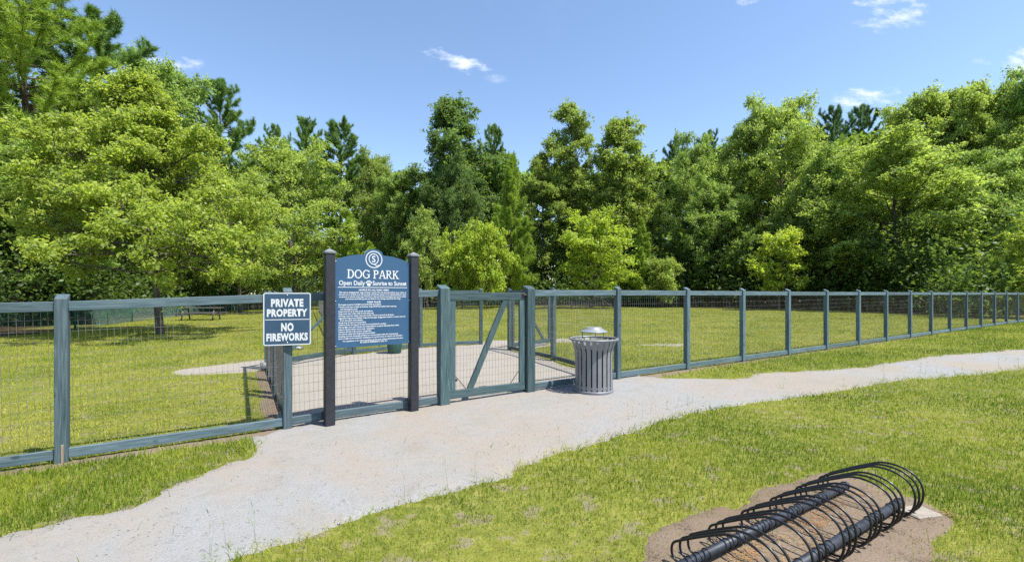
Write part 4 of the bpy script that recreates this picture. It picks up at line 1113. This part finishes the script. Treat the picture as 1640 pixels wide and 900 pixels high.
PT = {}
PT['main'] = broadleaf('main', 3, 10.3, 5.4, 2.3, 'spread', 88, 88000, .13, .42, .17, .08, 0, 10, .10, .6, .35, (.55, 1.12))
PT['round'] = broadleaf('round', 11, 15, 5.2, 2.2, 'round', 42, 66000, .20, .72, .24, .35, 0, 9, 0, .8)
PT['oval'] = broadleaf('oval', 12, 18, 4.4, 3.5, 'oval', 44, 62000, .205, .68, .26, .45, .02, 9, 0, .8)
PT['airy'] = broadleaf('airy', 14, 14, 4.8, 1.2, 'round', 46, 42000, .19, .62, .2, .6, 0, 8, 0, .75)
PT['small'] = broadleaf('small', 15, 6, 2.7, .7, 'round', 34, 17000, .17, .42, .09, .5, 0, 7, 0, .75)
PT['bush'] = broadleaf('bush', 16, 4.2, 2.5, .15, 'round', 30, 14000, .19, .42, .07, .55, 0, 7, 0, .8)
PT['sapling'] = broadleaf('sapling', 17, 5, 1.8, .7, 'oval', 34, 9000, .15, .32, .06, .9, 0, 5, 0, .8)
PT['pine'] = pine('pine', 21, 20, 3.5, 7.5, 64, 'oval', .24, 30, .32, .036, 12)
PT['pine_open'] = pine('pine_open', 22, 21, 3.3, 11, 52, 'round', .22, 26, .34, .040, 14)
PT['pine_big'] = pine('pine_big', 23, 19, 5.0, 2.0, 105, 'oval', .3, 24, .30, .032, 17)
PT['young_pine'] = pine('young_pine', 24, 11, 3.0, .8, 95, 'cone', .14, 28, .28, .040, 15)
PT['spire'] = broadleaf('spire', 18, 22, 4.6, 2.5, 'spire', 60, 56000, .23, .70, .28, .45, .02, 8, 0, .8, .6, (.45, 1.3))
PT['spire2'] = broadleaf('spire2', 19, 22, 4.4, 4.0, 'spire', 50, 50000, .23, .70, .28, .5, -.02, 8, 0, .8, .6, (.45, 1.3))
NAT = {'spire': 22, 'spire2': 22, 'main': 10.3, 'round': 15, 'oval': 18, 'tall': 22, 'airy': 14, 'small': 6, 'bush': 4.2, 'sapling': 5, 'pine': 20, 'pine_open': 21, 'pine_big': 19, 'young_pine': 11}
NATR = {'spire': 4.6, 'spire2': 4.4, 'main': 5.4, 'round': 5.2, 'oval': 4.4, 'tall': 3.4, 'airy': 4.8, 'small': 2.7, 'bush': 2.5, 'sapling': 1.8, 'pine': 3.5, 'pine_open': 3.3, 'pine_big': 5.0, 'young_pine': 3.0}

def tree(kind, px, Y, top, half, col, label, seed=0):
    """foot at column px and distance Y, top at row 'top', crown half width in pixels 'half'"""
    X = (px-820)/FPX*Y; g = float(gz(X, Y)); H = EYE+(HOR-top)/FPX*Y-g; Rr = half/FPX*Y
    sz = H/(NAT[kind]*1.0); sx = Rr/NATR[kind]
    nm = {'pine': 'pine_tree', 'pine_open': 'pine_tree', 'pine_big': 'pine_tree', 'young_pine': 'young_pine', 'bush': 'shrub', 'sapling': 'young_tree', 'small': 'young_tree'}.get(kind, 'broadleaf_tree')
    rr = random.Random(seed*7+int(px)); rz = rr.uniform(0, 6.28)
    root = empty(nm, (X, Y, g-.02), rz); tag(root, label, 'shrub' if kind == 'bush' else 'tree', 'trees and shrubs round the dog park')
    tr, cr = PT[kind]
    for n, me in (('trunk', tr), ('crown', cr)):
        o = link(n, me, None, root, (0, 0, 0), (0, 0, 0), (sx, sx, sz))
        if n == 'crown': o.color = (*col, 1)
    return root

YG = (0.315, 0.395, 0.082); MG = (0.262, 0.370, 0.110); DG = (0.140, 0.220, 0.075); LG = (0.320, 0.415, 0.115); OG = (0.262, 0.345, 0.095); BG = (0.345, 0.445, 0.070)
PG = (0.150, 0.255, 0.058); PY = (0.270, 0.385, 0.052); PB = (0.115, 0.205, 0.070)
TREES = [
    ('main', 258, 18.0, 96, 214, YG, 'big yellow green broadleaf tree on the lawn at left, trunk behind the fence rail'),
    ('pine_big', 52, 25, -70, 175, PY, 'tall bright pine at the left edge, its top cut off by the frame'),
    ('pine_big', -90, 27, -120, 170, PG, 'tall dark pine at the extreme left edge of the picture'),
    ('pine', 150, 30, 10, 100, PG, 'tall pine whose ragged top leans out right of the left edge pine'),
    ('round', 30, 23, 250, 130, MG, 'dark leafy tree low at the left edge below the pines'),
    ('oval', 262, 36, 93, 80, MG, 'dark tree whose top peeps over the big yellow green tree'),
    ('pine', 358, 40, 118, 62, PG, 'dark pine behind the right shoulder of the big yellow green tree'),
    ('round', 385, 36, 285, 75, LG, 'leafy tree just right of the big yellow green tree'),
    ('airy', 472, 45, 236, 92, LG, 'wide pale green tree left of the dog park sign'),
    ('pine', 440, 62, 196, 36, PG, 'dark pine standing left of two open pines on the left skyline'),
    ('pine_open', 486, 63, 186, 36, PG, 'slim dark pine in the middle of the left skyline group'),
    ('pine_open', 544, 60, 186, 45, PG, 'open crowned pine with bare trunk alone on the skyline above the dog park sign'),
    ('young_pine', 562, 47, 332, 42, PY, 'bright young pine above the left post of the dog park sign'),
    ('young_pine', 596, 46, 384, 34, PY, 'low bright young pine directly above the dog park sign'),
    ('round', 612, 62, 258, 48, OG, 'grey green tree in the low dip of the skyline'),
    ('oval', 648, 58, 268, 44, MG, 'leafy tree between the skyline dip and the tall dark tree'),
    ('spire', 732, 58, 140, 82, DG, 'tallest dark green tree in the middle of the skyline'),
    ('round', 716, 53, 262, 52, DG, 'dark leafy tree in front of the tall dark middle tree'),
    ('pine', 795, 64, 193, 34, PG, 'pine just right of the tall dark middle tree'),
    ('young_pine', 818, 50, 240, 52, PY, 'tall bright conical pine right of the dog park sign'),
    ('small', 684, 49, 358, 34, LG, 'small light green tree beside the right post of the dog park sign'),
    ('bush', 740, 46, 398, 36, BG, 'left of two bright rounded shrubs above the front gate'),
    ('bush', 780, 45, 385, 40, BG, 'right of two bright rounded shrubs above the front gate'),
    ('spire2', 868, 60, 230, 48, OG, 'olive green tree between the conical pine and the slender tall tree'),
    ('spire2', 917, 60, 146, 58, OG, 'slender tall tree with a separate tuft at its top'),
    ('spire', 1002, 57, 172, 72, OG, 'tall olive tree right of the slender tufted tree'),
    ('small', 948, 45, 357, 64, BG, 'round bright green tree above the grey litter bin'),
    ('young_pine', 1030, 48, 345, 34, PY, 'young pine just right of the round bright tree'),
    ('bush', 1062, 46, 428, 32, LG, 'low pale shrub to the right of the round bright tree'),
    ('pine', 1078, 62, 214, 34, PB, 'dark pine on the low part of the skyline right of centre'),
    ('round', 1100, 52, 236, 52, MG, 'leafy tree below the dark pines right of centre'),
    ('pine', 1134, 62, 203, 34, PB, 'dark pine where the right skyline starts to rise'),
    ('round', 1160, 47, 292, 62, MG, 'dark leafy tree behind the fence, left of the yellow sapling'),
    ('oval', 1190, 50, 198, 52, LG, 'light green tree left of the rounded right skyline tree'),
    ('round', 1262, 46, 166, 84, LG, 'broad light green tree forming the rounded skyline above the yellow sapling'),
    ('sapling', 1248, 37.5, 374, 46, (0.37, 0.46, 0.075), 'small yellow green sapling on the lawn beyond the right fence'),
    ('pine', 1332, 56, 166, 42, PB, 'dark pine in the notch of the right skyline'),
    ('pine', 1388, 57, 160, 42, PB, 'dark pine below the small cloud on the right skyline'),
    ('round', 1435, 36, 240, 118, LG, 'broad spreading tree low in front of the right woods'),
    ('round', 1330, 42, 262, 78, MG, 'leafy tree left of the broad spreading tree in the right woods'),
    ('oval', 1482, 43, 136, 62, LG, 'tall light green tree right of the skyline notch'),
    ('oval', 1548, 42, 126, 66, LG, 'tall light green tree second from the right edge skyline'),
    ('round', 1625, 40, 122, 80, MG, 'tall leafy tree at the right edge skyline'),
    ('round', 1570, 33, 262, 82, MG, 'dark leafy tree in the woods above the far end of the fence'),
    ('small', 1672, 25, 368, 62, YG, 'pale yellow green tree cut off by the right edge of the frame'),
    ('round', 1720, 34, 190, 110, MG, 'leafy tree just outside the right edge with branches reaching in'),
]
for i, t in enumerate(TREES): tree(*t, seed=i if i < 7 else i+1)

# woods behind: one mass of further trees, and the undergrowth along its edge
def build_forest():
    rng = np.random.default_rng(77)
    def arr(me, k):
        v = np.empty(len(me.vertices)*3, np.float32); me.vertices.foreach_get('co', v); t = np.empty(len(me.vertices), np.float32)
        if 'tint' in me.attributes: me.attributes['tint'].data.foreach_get('value', t)
        f = np.empty(len(me.loops), np.int32); me.loops.foreach_get('vertex_index', f)
        return v.reshape(-1, 3), f.reshape(-1, k), t
    lite = [broadleaf('f1', 91, 17, 5.0, 2.5, 'oval', 22, 3500, .60, 1.1, .22, .4, 0, 2), broadleaf('f2', 92, 15, 5.4, 1.5, 'round', 22, 3500, .60, 1.1, .22, .4, 0, 2)]
    src = [(arr(c, 4), arr(t, 4)) for t, c in lite]
    spots = []
    def row(px0, px1, Y0, Y1, t0, t1, n):
        for k in range(n):
            f = (k+rng.uniform(.1, .9))/n; Y = rng.uniform(Y0, Y1); px = px0+(px1-px0)*f; top = t0+(t1-t0)*f+rng.uniform(5, 40)
            spots.append(((px-820)/FPX*Y, Y, EYE+(HOR-top)/FPX*Y))
    row(-350, 120, 30, 36, 60, 120, 6); row(120, 420, 44, 52, 170, 225, 5); row(400, 700, 68, 78, 255, 262, 7); row(690, 1060, 66, 76, 218, 222, 10)
    row(1040, 1300, 58, 68, 240, 205, 6); row(1280, 1700, 48, 58, 195, 140, 8); row(1680, 2100, 36, 46, 130, 60, 5)
    row(-300, 1900, 84, 100, 265, 240, 16)
    CV, CF, CT, TV, TF = [], [], [], [], []; oc = ot = 0
    for (x, y, h) in spots:
        (v, f, t), (tv, tf, _) = src[rng.integers(0, 2)]; s_ = h/16.5; a = rng.uniform(0, 6.28); sx = s_*rng.uniform(.85, 1.15)
        Rm = np.array([[math.cos(a), -math.sin(a), 0], [math.sin(a), math.cos(a), 0], [0, 0, 1]])
        for (vv, ff, A, Bq, isc) in ((v, f, CV, CF, 1), (tv, tf, TV, TF, 0)):
            w = (vv*np.array([sx, sx, s_]))@Rm.T+np.array([x, y, 0]); 
            if isc: A.append(w); Bq.append(ff+oc); oc += len(w); CT.append(np.clip(t+rng.normal(0, .1), 0, 1))
            else: A.append(w); Bq.append(ff+ot); ot += len(w)
    root = empty('forest', (0, 60, 0)); tag(root, 'dense green woods closing the view behind the nearer trees', 'woods', kind='stuff')
    sh = np.array([0, -60, 0])
    o = link('foliage', np_mesh('foliage', np.concatenate(CV)+sh, np.concatenate(CF), 4, {'tint': np.concatenate(CT)}), M['leaf'], root); o.color = (0.18, 0.27, 0.055, 1); tag(o, kind='stuff')
    o = link('trunks', np_mesh('trunks', np.concatenate(TV)+sh, np.concatenate(TF), 4, smooth=True), M['bark'], root); tag(o, kind='stuff')
    # undergrowth along the woodland edge
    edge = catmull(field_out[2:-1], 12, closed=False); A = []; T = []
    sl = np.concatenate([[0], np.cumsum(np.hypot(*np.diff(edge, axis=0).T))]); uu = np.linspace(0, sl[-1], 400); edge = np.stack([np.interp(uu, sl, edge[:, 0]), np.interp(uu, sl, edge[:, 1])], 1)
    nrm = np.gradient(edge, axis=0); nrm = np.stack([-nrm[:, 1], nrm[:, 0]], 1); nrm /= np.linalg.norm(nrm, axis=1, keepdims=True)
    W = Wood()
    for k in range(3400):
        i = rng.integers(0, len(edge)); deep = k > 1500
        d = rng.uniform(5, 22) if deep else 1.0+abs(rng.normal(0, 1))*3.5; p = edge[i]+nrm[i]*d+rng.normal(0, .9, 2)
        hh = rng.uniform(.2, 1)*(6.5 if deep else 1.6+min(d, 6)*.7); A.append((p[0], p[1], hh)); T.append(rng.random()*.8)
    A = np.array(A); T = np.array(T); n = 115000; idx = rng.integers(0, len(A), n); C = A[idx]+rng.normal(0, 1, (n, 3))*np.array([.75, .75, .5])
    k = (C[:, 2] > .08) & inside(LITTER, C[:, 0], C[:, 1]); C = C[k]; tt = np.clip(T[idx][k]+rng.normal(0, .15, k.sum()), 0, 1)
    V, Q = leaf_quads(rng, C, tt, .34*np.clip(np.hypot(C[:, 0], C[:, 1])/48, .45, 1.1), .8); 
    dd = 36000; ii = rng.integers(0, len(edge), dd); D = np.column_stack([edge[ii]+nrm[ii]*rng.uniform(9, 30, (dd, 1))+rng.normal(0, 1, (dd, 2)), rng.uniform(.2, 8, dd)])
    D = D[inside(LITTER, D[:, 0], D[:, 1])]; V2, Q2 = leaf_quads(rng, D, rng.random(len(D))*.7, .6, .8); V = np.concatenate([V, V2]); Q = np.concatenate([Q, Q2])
    o = link('undergrowth', np_mesh('undergrowth', V, np.arange(len(V)).reshape(-1, 4), 4, {'tint': Q}), M['leaf']); o.color = (0.105, 0.17, 0.042, 1)  # leaf colour darkened to paint in the shade under the crowns
    tag(o, 'leafy undergrowth along the edge of the woods, coloured dark for the shade under the crowns', 'undergrowth', kind='stuff')
    for k in range(30):
        i = rng.integers(0, len(edge)); d = rng.uniform(5, 13); p = edge[i]+nrm[i]*d; h = rng.uniform(3, 5)
        W.limb(bend(rng, np.array([p[0], p[1], -.1]), norm(np.array([rng.normal(0, .04), rng.normal(0, .04), 1])), h, 4, .03, .1), rng.uniform(.05, .14), .03, 5)
    o = link('thin_trunks', W.mesh('thin_trunks', M['bark'])); tag(o, 'thin bare stems in the shade at the edge of the woods', 'stems', kind='stuff')
build_forest()

SC.cycles.max_bounces = 8; SC.cycles.diffuse_bounces = 5; SC.cycles.transmission_bounces = 6; SC.cycles.glossy_bounces = 2
SC.cycles.use_denoising = False
SC.cycles.caustics_reflective = False; SC.cycles.caustics_refractive = False
